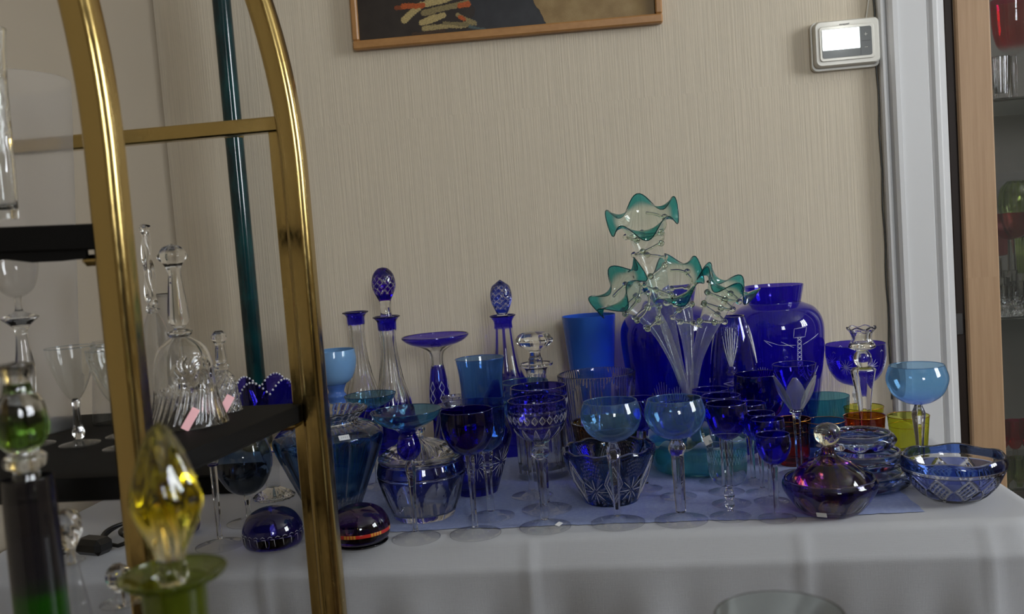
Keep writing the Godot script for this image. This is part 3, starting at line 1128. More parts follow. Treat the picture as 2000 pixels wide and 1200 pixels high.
# ---------------------------------------------------------------- display cabinet in the doorway
func cabinet() -> void:
	var zf := 0.015
	var l := on_z(1865, 400, zf).x
	var st := on_z(1945, 400, zf).x - on_z(1879, 400, zf).x
	var h := 2.05
	var w := 0.86
	var d := 0.40
	var t := thing("display_cabinet", "tall beech display cabinet with a glazed door standing in the doorway", "cabinet", Vector3(l + w / 2, 0, zf - d / 2 - 0.02))
	part(t, "side_panel", box(Vector3(0.018, h, d)), M.dark_wood, Vector3(-w / 2 + 0.009, h / 2, 0))  # left side coloured dark to give its shade in the gap
	part(t, "side_panel", box(Vector3(0.018, h, d)), M.beech, Vector3(w / 2 - 0.009, h / 2, 0))
	part(t, "back_panel", box(Vector3(w - 0.04, h - 0.04, 0.01)), M.cabinet_back, Vector3(0, h / 2, -d / 2 + 0.006))
	part(t, "top_panel", box(Vector3(w - 0.04, 0.02, d)), M.beech, Vector3(0, h - 0.012, 0))
	part(t, "bottom_panel", box(Vector3(w - 0.04, 0.08, d)), M.beech, Vector3(0, 0.05, 0))
	var dr := part(t, "door", box(Vector3(st, h - 0.02, 0.02), 0.003), M.beech, Vector3(-w / 2 + 0.016 + st / 2, h / 2, d / 2 + 0.012))
	part(dr, "stile", box(Vector3(st, h - 0.02, 0.02), 0.003), M.beech, Vector3(w - 0.024 - st, 0, 0))
	for sy in [-1, 1]:
		part(dr, "rail", box(Vector3(w - 0.024 - st * 2, st, 0.02), 0.003), M.beech, Vector3((w - 0.024 - st) / 2, sy * (h / 2 - 0.01 - st / 2), 0))
	part(dr, "pane", box(Vector3(w - 0.024 - st * 2, h - 0.02 - st * 2, 0.004), 0.0005), M.pane, Vector3((w - 0.024 - st) / 2, 0, 0))
	var hy := on_z(1875, 635, zf).y
	for y in [hy, hy + 0.75, hy - 0.6]:
		var hg := part(t, "hinge", box(Vector3(0.012, 0.045, 0.004), 0.001), M.plastic, Vector3(-w / 2 + 0.006, y, d / 2 + 0.003))
		hg.material_override = plain(Color(0.5, 0.5, 0.5), 0.3, 1.0)
	# glass shelves
	var levels := []
	for py in [196.0, 612.0, 940.0]:
		var y := on_z(1975, py, zf - 0.12).y
		levels.append(y)
		part(t, "glass_shelf", turned_box(Vector3(w - 0.04, 0.006, d - 0.06)), M.solid, Vector3(0, y - 0.003, -0.01))
	part(t, "shelf_peg", box(Vector3(0.02, 0.014, 0.014), 0.003), M.grey_plastic, Vector3(-w / 2 + 0.026, levels[1] - 0.014, d / 2 - 0.06))
	# what stands on the shelves
	var zc := zf - 0.13
	var red := Color(0.8, 0.05, 0.09)
	for q in [[1982, 0, 58.0, 30.0, 178.0, 98.0, "ruby overlay wine glass with a clear stem on the top cabinet shelf"]]:
		var p := on_z(q[0], 190, zc)
		var v := vessel_axis("cabinet_wine_glass", q[6], "glass", q[0], 190, depth_of(p), levels[0])
		o = 0.0
		foot_of(v, 26, 8, 5)
		solid(v, "stem", [[0, 8], [6, 8], [6, 8], [8, 60], [7, 84], [7, 84], [0, 84]], CLEAR, 32, facets(6))
		shell(v, "bowl", [[0, 84], [10, 87], [28, 105], [36, 140], [38, 190]], func(_th: float, f: float, _y: float) -> Color: return squared(CLEAR.lerp(red, smoothstep(0.35, 0.5, f))))
	var p1 := on_z(1956, 192, zc + 0.06)
	var v1 := vessel_axis("cabinet_tumbler", "small clear cut tumbler on the top cabinet shelf", "tumbler", 1956, 192, depth_of(p1), levels[0])
	o = 0.0
	thick(v1, "body", [[0, 0], [14, 0], [14, 0], [15, 10], [17, 78]], 3, 10, CLEAR, func(th: float, y: float) -> Array: return [1.2 * absf(sin(th * 6)), 0.0], 48, 3)
	# middle shelf
	var c2 := [["cabinet_bowl", "ruby glass compote on a clear stem on the middle cabinet shelf", 1980.0, red.lerp(Color(1, 1, 1), 0.25), 46.0, 190.0, 0.0], ["cabinet_bowl", "pale ruby stemmed dish behind the compote in the cabinet", 1952.0, red.lerp(Color(1, 1, 1), 0.45), 30.0, 150.0, 95.0]]
	for q in c2:
		var zq: float = zc - q[6] * 0.001
		var p := on_z(q[2], 605, zq)
		var v := vessel_axis(q[0], q[1], "bowl", q[2], 605, depth_of(p), levels[1])
		o = 0.0
		foot_of(v, 26, 10, 6)
		solid(v, "stem", [[0, 10], [6, 10], [6, 10], [9, 50], [7, q[5] - 50], [7, q[5] - 50], [0, q[5] - 50]], CLEAR, 36, facets(6))
		shell(v, "bowl", [[0, q[5] - 50], [20, q[5] - 45], [q[4] * 0.85, q[5] - 25], [q[4], q[5]]], q[3])
	for i in 5:
		var px: float = [1958, 1975, 1993, 1965, 1988][i]
		var zq := zc + (0.07 if i > 2 else 0.045)
		var p := on_z(px, 606, zq)
		var v := vessel_axis("cabinet_liqueur_glass", "small clear cut liqueur glass crowded on the middle cabinet shelf", "glass", px, 606, depth_of(p), levels[1], "clear cut glasses on the cabinet shelf")
		o = 0.0
		var hh: float = [72, 85, 78, 60, 66][i]
		thick(v, "body", [[0, 0], [11, 0], [11, 0], [6, 8], [6, 20], [12, 30], [14, hh]], 2.5, 30, CLEAR, func(th: float, y: float) -> Array: return [1.2 * absf(sin(th * 4 + y * 0.2)), 0.0], 40, 3)
	var pg := on_z(1990, 410, zc - 0.17)
	var vg := vessel_axis("cabinet_vase", "yellow green cut glass ball vase on the middle cabinet shelf", "vase", 1994, 606, depth_of(pg), levels[1])
	o = 0.0
	thick(vg, "body", [[0, 0], [18, 0], [18, 0], [12, 20], [10, 60], [12, 120], [24, 150], [34, 190], [30, 222], [18, 236]], 4, 130, Color(0.62, 0.75, 0.12), func(th: float, y: float) -> Array: return [2.0 * absf(sin(th * 7)) * absf(sin(y * 0.12)), 0.4 * absf(sin(th * 7))], 84, 5)
	# low shelf
	for i in 3:
		var px: float = [1958, 1985, 2012][i]
		var p := on_z(px, 936, zc - 0.03)
		var v := vessel_axis("cabinet_ruby_glass", "short stemmed ruby glass on the lowest cabinet shelf in view", "glass", px, 936, depth_of(p), levels[2], "ruby glasses low in the cabinet")
		o = 0.0
		foot_of(v, 16, 6, 4)
		solid(v, "stem", [[0, 6], [4, 6], [4, 6], [5, 30], [4, 52], [4, 52], [0, 52]], CLEAR, 24)
		shell(v, "bowl", [[0, 52], [8, 55], [15, 70], [17, 92], [16, 108]], red)
	for i in 3:
		var px: float = [1965, 1992, 2020][i]
		var p := on_z(px, 950, zc + 0.08)
		var v := vessel_axis("cabinet_green_glass", "yellow green cut goblet at the front of the lowest cabinet shelf", "glass", px, 946, depth_of(p), levels[2], "green goblets low in the cabinet")
		o = 0.0
		foot_of(v, 15, 6, 5, Color(0.8, 0.85, 0.3))
		thick(v, "bowl", [[0, 6], [5, 6], [5, 6], [6, 14], [14, 24], [18, 40], [18, 62]], 3, 22, Color(0.5, 0.66, 0.10), func(th: float, y: float) -> Array: return [1.0 * absf(sin(th * 6)), 0.2 * absf(sin(th * 6))], 48, 4)

func turned_box(sz: Vector3) -> ArrayMesh:
	var m := box(sz, 0.001)
	var a := m.surface_get_arrays(0)
	var c := PackedColorArray()
	c.resize(a[Mesh.ARRAY_VERTEX].size())
	c.fill(Color(0.82, 0.9, 0.87))
	return pack(a[Mesh.ARRAY_VERTEX], a[Mesh.ARRAY_NORMAL], a[Mesh.ARRAY_INDEX], c, PackedVector2Array())

# ---------------------------------------------------------------- blue glass on the table
func stopper_egg(t: Node3D, y0: float, y1: float, hw: float, stem: float, tint: Color, pointed: bool, sf: float) -> void:
	var h := y1 - y0
	var pts := [[0, y0], [stem, y0], [stem, y0], [stem * 0.8, y0 + h * sf * 0.6], [hw * 0.55, y0 + h * sf], [hw * 0.92, y0 + h * (sf + (1 - sf) * 0.3)], [hw, y0 + h * (sf + (1 - sf) * 0.52)], [hw * 0.84, y0 + h * (sf + (1 - sf) * 0.78)], [hw * 0.45, y0 + h * (sf + (1 - sf) * (0.9 if pointed else 0.95))], [0, y1]]
	var oo := o
	var ss := s
	var kk := k
	var cut := func(th: float, y: float) -> float:
		var v := (y / (ss * kk) - oo - y0) / h
		if v < sf:
			return 1.0
		var a := fposmod(th * 5.0 / PI + v * 7.0, 1.0)
		var b := fposmod(th * 5.0 / PI - v * 7.0, 1.0)
		return 0.8 if (a < 0.16 or b < 0.16) and v < 0.85 and v > sf + 0.12 else 0.0
	var st := solid(t, "stopper", pts, func(th: float, _f: float, y: float) -> Color: return squared(tint).lerp(Color(0.95, 0.96, 0.97), cut.call(th, y)), 96, func(th: float, f: float, r: float, y: float) -> Vector3: return Vector3(r * (1.0 - 0.035 * cut.call(th, y) * (1.0 if f > 0.35 else 0.0)), y, 0), 8)
	st.name = "stopper"

func table_glass() -> void:
	var T := TABLE_Y
	# --- front row of stemmed glasses
	var saucer_stem := [[6, 14], [5, 28], [5, 60], [8, 110], [11, 135], [8, 148], [5, 153]]
	var saucer_bowl := [[0, 152], [12, 154], [22, 166], [23, 180], [19, 195], [16, 203], [24, 212], [46, 222], [62, 234], [69, 247]]
	var two_tone := func(_th: float, f: float, _y: float) -> Color: return squared(COBALT.lerp(TEAL_BLUE, smoothstep(0.5, 0.72, f)))
	goblet("champagne_saucer", "blue champagne saucer with a cobalt bulb on a clear stem, at the cloth's front edge", "", 813, 1052, 48, saucer_stem, saucer_bowl, two_tone, 6)
	goblet("champagne_saucer", "blue champagne saucer with a cobalt bulb, standing behind the ribbed vase", "", 738, 952, 36, scaled(saucer_stem, 0.73), scaled(saucer_bowl, 0.73), two_tone, 6)
	goblet("wine_goblet", "plain deep cobalt wine goblet with a rounded bowl on a clear stem", "", 929, 1043, 51, [[6, 14], [5.5, 40], [6.5, 100], [9, 150], [6, 156]], [[0, 153], [14, 154], [32, 164], [46, 184], [52, 212], [51, 239]], COBALT_DEEP, 8)
	goblet("tall_goblet", "tall flared blue beaker goblet with a panelled bowl and knopped clear stem", "", 960, 1010, 46, [[8, 12], [7, 30], [7, 70], [9, 92], [12, 100], [9, 106], [13, 124], [11, 130]], [[0, 128], [14, 130], [30, 142], [39, 165], [41, 200], [41, 240], [43, 275], [48, 306]], Color(0.28, 0.50, 0.90), 6, CLEAR, "glass", T, "thin", flutes(8, 0.03))
	# cut cobalt goblets
	for q in [[1065.0, 1030.0, 1.0, "cobalt goblet with cut band and white price tag on its foot"], [1068.0, row(1068, 0.611), 0.97, "cobalt cut goblet standing close behind the goblet with the price tag"]]:
		var t := vessel("cut_goblet", q[3], "glass", q[0], q[1], T)
		var f: float = q[2]
		foot_of(t, 51 * f, 15, 8)
		solid(t, "stem", scaled([[0, 15], [8, 15], [8, 15], [7, 30], [9, 90], [11, 128], [9, 132], [18, 140], [18, 150], [10, 158], [10, 166], [10, 166], [0, 166]], f), CLEAR, 48, facets(6))
		var rim := func(th: float, y: float) -> Array:
			var v: float = y / f
			if v > 205 and v < 224:
				var a := fposmod(th * 22 / TAU, 1.0) - 0.5
				var e := Vector2(a / 0.42, (v - 214.5) / 8.0).length()
				return [1.2 * (1.0 - e), 0.75] if e < 1.0 else [0.0, 0.0]
			if v > 226 and v < 229 or v > 199 and v < 202:
				return [0.8, 0.7]
			if v < 196:
				var a := absf(fposmod(th * 12 / TAU, 1.0) - 0.5) * 2.0
				var e := a - (v - 166) / 32.0
				return [1.4 * clampf(-e * 3, 0, 1) * 0 + (1.3 if a > (v - 160) / 38.0 else 0.0), 0.8 if a > (v - 160) / 38.0 else 0.0]
			return [0.0, 0.0]
		thick(t, "bowl", scaled([[0, 166], [10, 166], [30, 173], [46, 188], [55, 208], [57, 226], [56, 246]], f), 2.0, 172 * f, Color(0.16, 0.14, 0.80), rim, 176, 8)
		var ov := []
		for i in 24:
			var c := TAU * i / 24
			ov.append([[c - 0.1, 214.0 * f], [c, 222.0 * f], [c + 0.1, 214.0 * f], [c, 206.0 * f], [c - 0.1, 214.0 * f]])
			if i % 2 == 0:
				ov.append([[c - 0.2, 172.0 * f], [c, 197.0 * f], [c + 0.2, 172.0 * f]])
		strokes(t, "cut_band", scaled([[10, 166], [30, 173], [46, 188], [55, 208], [57, 226], [56, 246]], f), ov, 0.55, "cut_line")
		if f == 1.0:
			sticker(t, 0.012, 0.007, Vector3(0.021, 0.0062, 0.008), Vector3(0.12, 1.0, 0.22).normalized(), 0.6, "paper", false)
	goblet("wine_goblet", "teal tinted wine glass standing behind the cut cobalt goblets", "", 1040, row(1040, 0.53), 41, [[6, 12], [5, 40], [6, 90], [9, 130], [6, 138]], [[0, 136], [18, 139], [38, 155], [47, 180], [48, 205], [46, 222]], Color(0.45, 0.70, 0.82), 6)
	# pale blue goblets
	var sky_bowl := [[0, 157], [10, 158], [28, 163], [47, 177], [57, 197], [59, 211], [56, 224], [52, 235]]
	var sky_tint := func(_th: float, f: float, _y: float) -> Color: return squared(Color(0.34, 0.44, 0.90).lerp(Color(0.46, 0.70, 0.90), smoothstep(0.12, 0.5, f)))
	goblet("pale_goblet", "pale blue round goblet on a slender faceted clear stem before the cut bowl", "", 1207, 1022, 53, [[6, 14], [6, 25], [9, 80], [12, 122], [14, 138], [9, 152], [7, 158]], sky_bowl, sky_tint, 6, CLEAR, "glass", T, "pale")
	goblet("pale_goblet", "pale blue round goblet on a thick straight clear stem with a ball knop", "", 1331, 1017, 52, [[9, 16], [10, 26], [12, 100], [12, 124], [14, 130], [17, 140], [14, 150], [8, 158]], sky_bowl, sky_tint, 8, CLEAR, "glass", T, "pale")
	goblet("pale_goblet", "pale blue round goblet in front of the white door trim", "", 1800, 944, 50, scaled([[6, 14], [6, 25], [8, 80], [12, 122], [14, 138], [9, 152], [7, 158]], 0.97), scaled(sky_bowl, 0.97), sky_tint, 6, CLEAR, "glass", T, "pale")
	# clear sherry glass
	var kg := goblet("sherry_glass", "small clear sherry glass with straight engraved bowl and knopped stem", "", 1427, 1010, 40, [[6, 12], [5, 16], [9, 22], [9, 28], [6, 33], [10, 40], [9, 48], [6, 54], [8, 61]], [[0, 59], [14, 61], [29, 69], [36, 86], [38, 115], [39, 153]], Color(0.93, 0.95, 0.945))
	var hatch := []
	for i in 40:
		hatch.append([[TAU * i / 40, 108.0], [TAU * (i + 0.5) / 40, 122.0]])
		hatch.append([[TAU * (i + 0.5) / 40, 122.0], [TAU * (i + 1) / 40, 108.0]])
	strokes(kg, "engraved_band", [[29, 69], [36, 86], [38, 115], [39, 153]], hatch, 0.2, "frost")
	sticker(kg, 0.012, 0.012, Vector3(-0.027, 0.116, 0.012), Vector3(-0.5, 0.2, 0.85).normalized(), 0.5, "paper", false)
	# small cobalt wine glasses
	var small_stem := [[5, 11], [5, 30], [5, 70], [7, 100], [5, 106]]
	var small_bowl := [[0, 104], [10, 106], [24, 116], [32, 134], [34, 148], [32, 163]]
	var rows := [
		[1518.0, 1013.0, 1.0, 37.0, "cobalt wine glass by the striped onion bottle, foot at the cloth's edge"],
		[1507.0, 980.0, 0.98, 34.0, "cobalt wine glass directly behind the one at the cloth's edge"],
		[1490.0, 963.0, 0.95, 32.0, "cobalt wine glass third in line beside the striped onion bottle"],
		[1472.0, 944.0, 0.95, 30.0, "cobalt wine glass last in line, below the tall cut vase"],
		[1429.0, row(1429, 0.62), 1.2, 38.0, "cobalt wine glass rising behind the clear sherry glass"],
		[1419.0, row(1419, 0.553), 1.15, 35.0, "cobalt wine glass second behind the clear sherry glass"],
		[1398.0, row(1398, 0.487), 1.1, 32.0, "cobalt wine glass beside the teal ruffled bowl"],
		[1325.0, 971.0, 1.1, 36.0, "cobalt wine glass hidden behind the pale goblet with ball knop"],
		[1262.0, 956.0, 1.08, 32.0, "cobalt wine glass standing behind the deep cut bowl"]]
	for q in rows:
		goblet("cobalt_glass", q[4], "small cobalt wine glasses", q[0], q[1], q[3], scaled(small_stem, q[2]), scaled(small_bowl, q[2]), COBALT, 0)
	# cobalt tulip with clear petals
	var tu := goblet("tulip_goblet", "cobalt tulip goblet held in clear cut petals on a tall stem", "", 1562, 927, 40, [[5, 12], [6, 40], [7, 100], [9, 118], [13, 121], [13, 125], [10, 130]], [[0, 128], [8, 130], [18, 148], [30, 172], [38, 196], [41, 214]], COBALT, 6)
	for i in 6:
		var th := TAU * i / 6 + facing(tu)
		var list := []
		var v := PackedVector3Array()
		var ix := PackedInt32Array()
		var mm := 10
		for a in mm + 1:
			var f := float(a) / mm
			var r := lerpf(11, 43, pow(f, 0.9)) * s
			var y := lerpf(128, 194, f) * s * k
			var hw := 0.62 * sin(PI * clampf(0.10 + 0.84 * f, 0, 1)) * 21 * s
			var out := Vector3(cos(th), 0, sin(th))
			var sd := Vector3(-sin(th), 0, cos(th))
			for e in [-1.0, -0.5, 0.0, 0.5, 1.0]:
				v.append(out * (r + (0.0030 - 0.0030 * e * e)) + sd * hw * e * 1.4 + Vector3(0, y, 0))
			for e in [1.0, 0.5, 0.0, -0.5, -1.0]:
				v.append(out * (r - 0.0006) + sd * hw * e * 1.4 + Vector3(0, y, 0))
		for a in mm:
			for e in 10:
				var p0 := a * 10 + e
				var p1 := a * 10 + (e + 1) % 10
				ix.append_array([p0, p1, p0 + 10, p1, p1 + 10, p0 + 10])
		for e in range(1, 9):
			ix.append_array([0, e + 1, e])
			ix.append_array([mm * 10, mm * 10 + e, mm * 10 + e + 1])
		part(tu, "petal", join([[v, ix]], false, Color(0.92, 0.93, 0.94)), M.cut)
	# right: cobalt goblet with stars, candlestick
	var yg := goblet("star_goblet", "wide cobalt goblet etched with stars, on a clear notched stem", "", 1678, row(1678, 0.14), 36, [[7, 10], [8, 22], [6, 30], [9, 44], [7, 54], [10, 66], [8, 78], [7, 86]], [[0, 84], [14, 86], [36, 96], [50, 116], [56, 142], [56, 166]], COBALT, 6)
	var fc := facing(yg)
	for c in [-0.55, 0.35, 1.2, -1.4, 2.2, 3.1]:
		var star := []
		for i in 6:
			var a := PI * i / 6
			star.append([[fc + c - 0.26 * cos(a), 128.0 - 15 * sin(a)], [fc + c + 0.26 * cos(a), 128.0 + 15 * sin(a)]])
		strokes(yg, "etched_star", [[36, 96], [50, 116], [56, 142], [56, 166]], star, 0.6)
		strokes(yg, "etched_leaf", [[36, 96], [50, 116], [56, 142], [56, 166]], [[[fc + c + 0.35, 154.0], [fc + c + 0.42, 157.0], [fc + c + 0.49, 154.0]]], 0.6)
	var cs := vessel("candlestick", "clear glass candlestick with a scalloped cup, ball and fluted column", "candlestick", 1693, row(1693, 0.30), T)
	solid(cs, "base", [[0, 0], [38, 0], [38, 0], [38, 4], [34, 9], [16, 20], [11, 34], [11, 34], [0, 34]], CLEAR, 64, facets(8, 0.7))
	solid(cs, "column", [[0, 35], [10, 35], [10, 35], [11, 60], [15, 100], [22, 140], [24, 152], [18, 157], [9, 159], [9, 159], [0, 159]], CLEAR, 64, facets(8))
	solid(cs, "ball", [[0, 157], [8, 158], [15, 165], [17, 174], [15, 183], [8, 190], [0, 191]], CLEAR, 48)
	thick(cs, "cup", [[0, 190], [12, 190], [12, 190], [23, 194], [25, 199], [19, 212], [21, 224], [28, 233]], 5, 202, CLEAR, null, 64, 5, func(th: float, y: float) -> float: return 2.0 * cos(th * 6) if y > 226 else 0.0)
	# coloured tumblers
	tumbler("tumbler", "large teal blue tumbler standing behind the gold-rimmed tumblers", 1612, 866, 50, 43, 92, Color(0.20, 0.52, 0.66), false)
	tumbler("tumbler", "dark blue gold-rimmed tumbler behind the striped onion bottle's stopper", 1615, 908, 38, 31, 86, Color(0.30, 0.40, 0.72), true)
	goblet("cobalt_bowl_glass", "very dark cobalt goblet standing behind the clear-petalled tulip goblet", "", 1491, row(1491, 0.372), 32, [[6, 10], [6, 40], [7, 70], [6, 84]], [[0, 82], [16, 84], [36, 96], [47, 120], [48, 150], [46, 172]], COBALT_DEEP)
	tumbler("tumbler", "ruby tumbler with gold lines behind the tulip goblet's stem", 1553, row(1553, 0.393), 34, 28, 88, Color(0.62, 0.10, 0.08), true)
	tumbler("tumbler", "cranberry tumbler with a gold rim behind the stacked dishes", 1692, row(1692, 0.385), 39, 32, 86, Color(0.62, 0.20, 0.24), true)
	tumbler("tumbler", "olive tumbler mostly hidden behind the cranberry tumbler", 1689, row(1689, 0.222), 38, 32, 62, OLIVE, true)
	tumbler("tumbler", "olive green tumbler standing alone behind the pale goblet by the trim", 1777, 892, 39, 32, 80, OLIVE, true)
	# --- vases at the wall
	var vase := [[0, 0], [58, 0], [58, 0], [64, 8], [76, 70], [85, 140], [90, 200], [87, 232], [74, 254], [56, 264], [50, 267], [51, 275], [56, 302]]
	var U := vessel("large_vase", "large cobalt vase engraved with a tower and plants, wide collar", "vase", 1526, row(1526, 0.125), T)
	for q in vase:
		q[1] *= 0.935
	shell(U, "body", vase, COBALT, "thin", 80)
	var fu := facing(U)
	var eng := []
	var tx := 0.24                       # the tower, right of the middle as seen
	var ang := func(px: float) -> float: return fu + asin(clampf(px / 88.0, -1, 1)) * -1.0
	for i in 2:
		eng.append([[ang.call(36.0 + i * 8), 118.0], [ang.call(37.0 + i * 6), 190.0]])
	for i in 9:
		var y := 118.0 + i * 8
		eng.append([[ang.call(36.0), y], [ang.call(44.0), y + 8]])
		eng.append([[ang.call(44.0), y], [ang.call(36.0), y + 8]])
	for l in [[30.0, 190.0, 50.0, 190.0], [32.0, 206.0, 54.0, 208.0], [30.0, 190.0, 32.0, 206.0], [50.0, 190.0, 54.0, 208.0], [34.0, 176.0, 5.0, 178.0], [5.0, 178.0, -22.0, 188.0], [46.0, 176.0, 58.0, 182.0], [58.0, 182.0, 74.0, 192.0], [30.0, 172.0, 8.0, 184.0], [-22.0, 188.0, -8.0, 176.0]]:
		eng.append([[ang.call(l[0]), l[1]], [ang.call(l[2]), l[3]]])
	for c in [-28.0, 52.0, 62.0]:
		for i in 7:
			var a := -0.9 + 0.3 * i
			eng.append([[ang.call(c + 6 * a), 112.0], [ang.call(c + 15 * a), 112.0 + 26.0 * cos(a * 0.8)]])
	strokes(U, "engraving", vase, eng, 0.6)
	var Wv := vessel("large_vase", "large cobalt vase with frosted grasses standing behind the trumpet epergne", "vase", 1318, row(1318, 0.125), T)
	var wv := []
	for q in vase:
		wv.append([q[0] * 1.03, q[1] * 1.01])
	shell(Wv, "body", wv, COBALT, "thin", 80)
	var fw := facing(Wv)
	eng = []
	for c in [[-20.0, 20.0, 70.0], [-55.0, 10.0, 45.0], [10.0, 20.0, 60.0], [50.0, 10.0, 50.0]]:
		for i in 9:
			var a := -1.0 + 0.25 * i
			eng.append([[fw - asin(clampf((c[0] + 6 * a) / 92, -1, 1)), 30.0 + c[1]], [fw - asin(clampf((c[0] + 20 * a) / 92, -1, 1)), 30.0 + c[1] + c[2] * cos(a * 0.8)]])
	strokes(Wv, "engraving", wv, eng, 1.5, "frost")
	var V := vessel("cut_vase", "tall cobalt vase with deep cut fans and notches, narrow at the top", "vase", 1443, row(1443, 0.285), T)
	var vf := facing(V)
	var cutv := func(th: float, y: float) -> Array:
		var a := fposmod((th - vf) * 4 / TAU + 0.42, 1.0) - 0.5
		if y > 172:
			var fan := absf(fposmod(a * 26.0 / (0.4 + (y - 165) / 60.0) + 0.5, 1.0) - 0.5)
			if absf(a) < 0.05 + (y - 172) / 230.0 and fan < 0.24 and y < 246:
				return [1.6, 0.85]
		elif y > 20 and absf(a) < 0.15:
			var m := fposmod(y / 22.0, 1.0) - 0.5
			var e := Vector2(a / 0.15, m / 0.36).length()
			if e < 1.0:
				return [2.2 * (1.0 - e * e), 0.75]
		return [0.0, 0.0]
	var vprof := [[0, 0], [38, 0], [38, 0], [42, 12], [47, 70], [48, 120], [44, 170], [36, 225], [26, 262]]
	for c in 4:
		var th := vf + TAU * c / 4 + 0.12
		var fan := []
		for i in 7:
			var a := -1.0 + i / 3.0
			fan.append([[th + a * 0.06, 172.0], [th + a * 0.42, 178.0 + 66.0 * cos(a * 0.7)]])
		for i in 6:
			var y := 30.0 + i * 22
			fan.append([[th - 0.34, y], [th, y + 4.0], [th + 0.34, y]])
			fan.append([[th - 0.34, y], [th, y - 4.0], [th + 0.34, y]])
		strokes(V, "cut_fan", vprof, fan, 1.0)
	thick(V, "body", [[0, 0], [38, 0], [38, 0], [42, 12], [47, 70], [48, 120], [44, 170], [36, 225], [26, 262]], 4, 14, Color(0.15, 0.14, 0.80), cutv, 200, 14)
	var X := vessel("tapered_vase", "plain opaque blue tapered vase against the wallpaper", "vase", 1165, row(1165, 0.075), T)
	shell(X, "body", [[0, 0], [33, 0], [33, 0], [34, 6], [44, 135], [52, 232]], Color(0.17, 0.34, 0.70), "opal", 72)
	# --- left: decanters
	var neck := [[0, 0], [36, 0], [36, 0], [39, 8], [40, 40], [39, 85], [34, 118], [25, 150], [18, 195], [16, 225], [17, 240], [18, 248], [19, 262], [26, 271]]
	var dec := vessel("decanter", "blue and clear decanter with an egg-shaped cut stopper", "decanter", 777, 892, T)
	thick(dec, "body", neck, 3.2, 16, COBALT, func(th: float, y: float) -> Array: return [2.4 * absf(sin(th * 6)) if y > 100 and y < 246 else 0.0, 1.0 if y > 108 + 8 * cos(th * 12) and y < 246 else 0.0], 120, 7)
	ring_of(dec, "lip", 25, 271, 1.6, COBALT_DEEP)
	stopper_egg(dec, 268, 366, 23, 12, COBALT_DEEP, false, 0.36)
	var dec2 := vessel("decanter", "blue and clear decanter without a stopper, beside the opaque blue cup", "decanter", 716, 872, T)
	for q in neck:
		q[0] *= 0.93
		q[1] *= 0.96
	thick(dec2, "body", neck, 3.2, 16, COBALT, func(th: float, y: float) -> Array: return [2.4 * absf(sin(th * 6)) if y > 80 and y < 238 else 0.0, 1.0 if y > 86 + 8 * cos(th * 12) and y < 238 else 0.0], 120, 7)
	ring_of(dec2, "lip", 24, 260, 1.6, COBALT_DEEP)
	var dec3 := vessel("decanter", "cobalt decanter with clear neck panels and a pointed lattice stopper", "decanter", 1001, 882, T)
	var s3 := s * k
	var panel := func(th: float, _f: float, y: float) -> Color:
		var v := y / s3
		var a := fposmod(th * 8 / TAU + 0.1, 1.0)
		return Color(0.92, 0.93, 0.94) if v > 148 + 6 * cos((a - 0.36) * 5) and v < 238 and a < 0.72 else squared(Color(0.16, 0.13, 0.82))
	shell(dec3, "body", [[0, 0], [54, 0], [54, 0], [58, 10], [58, 60], [52, 100], [40, 134], [31, 152], [24, 185], [20, 215], [18, 240], [18, 252], [25, 263]], panel, "thin", 96, null, 7)
	ring_of(dec3, "lip", 24, 263, 1.6, COBALT_DEEP)
	stopper_egg(dec3, 262, 332, 21, 12, Color(0.14, 0.2, 0.75), true, 0.1)
	# clear square-cut decanter
	var dc := vessel("crystal_decanter", "clear cut crystal decanter with a broad flat stopper", "decanter", 1062, 930, T)
	thick(dc, "body", [[0, 0], [46, 0], [46, 0], [48, 8], [48, 100], [42, 122], [27, 148], [21, 172], [20, 205], [32, 214], [33, 218]], 4, 16, CLEAR, func(th: float, y: float) -> Array: return [2.2 * absf(sin(th * 8)) if y < 200 else 0.0, 0.0], 96, 6)
	solid(dc, "stopper", [[0, 200], [13, 200], [13, 200], [14, 224], [11, 232], [12, 243], [24, 249], [35, 258], [36, 266], [26, 276], [10, 279], [0, 279]], CLEAR, 64, facets(8))
	# saucer-topped bud vase
	var ee := vessel("bud_vase", "cobalt and clear bud vase with a wide flat saucer rim", "vase", 868, 888, T)
	thick(ee, "body", [[0, 0], [30, 0], [30, 0], [30, 4], [20, 18], [17, 60], [20, 105], [19, 130], [14, 165], [12, 180], [15, 198], [28, 208], [52, 218], [64, 227], [65, 231]], 3.0, 60, Color(0.16, 0.12, 0.80), func(th: float, y: float) -> Array: return [1.4 * absf(sin(th * 4)) if y > 168 and y < 214 else 0.0, 1.0 if y > 172 and y < 212 else 0.0], 96, 8)
	var ec := []
	for i in 6:
		for j in 3:
			var th := TAU * i / 6
			ec.append([[th - 0.3, 92.0 + j * 20], [th, 104.0 + j * 20], [th + 0.3, 92.0 + j * 20], [th, 82.0 + j * 20], [th - 0.3, 92.0 + j * 20]])
	strokes(ee, "cut_loops", [[20, 18], [17, 60], [20, 105], [19, 130], [14, 165]], ec, 1.0)
	# small clear creamer
	var cr := vessel("small_vase", "small clear cut glass vase beside the bud vase", "vase", 897, row(897, 0.30), T)
	thick(cr, "body", [[0, 0], [18, 0], [18, 0], [12, 10], [14, 50], [20, 105], [24, 136]], 3, 14, CLEAR, func(th: float, y: float) -> Array: return [1.8 if fposmod(th * 3 + y * 0.08, 1.0) < 0.2 or fposmod(th * 3 - y * 0.08, 1.0) < 0.2 else 0.0, 0.0], 96, 6)
	# opaque blue cup on ribbed stem
	var cu := vessel("blue_cup", "opaque powder blue footed cup with a ringed stem", "cup", 670, row(670, 0.26), T)
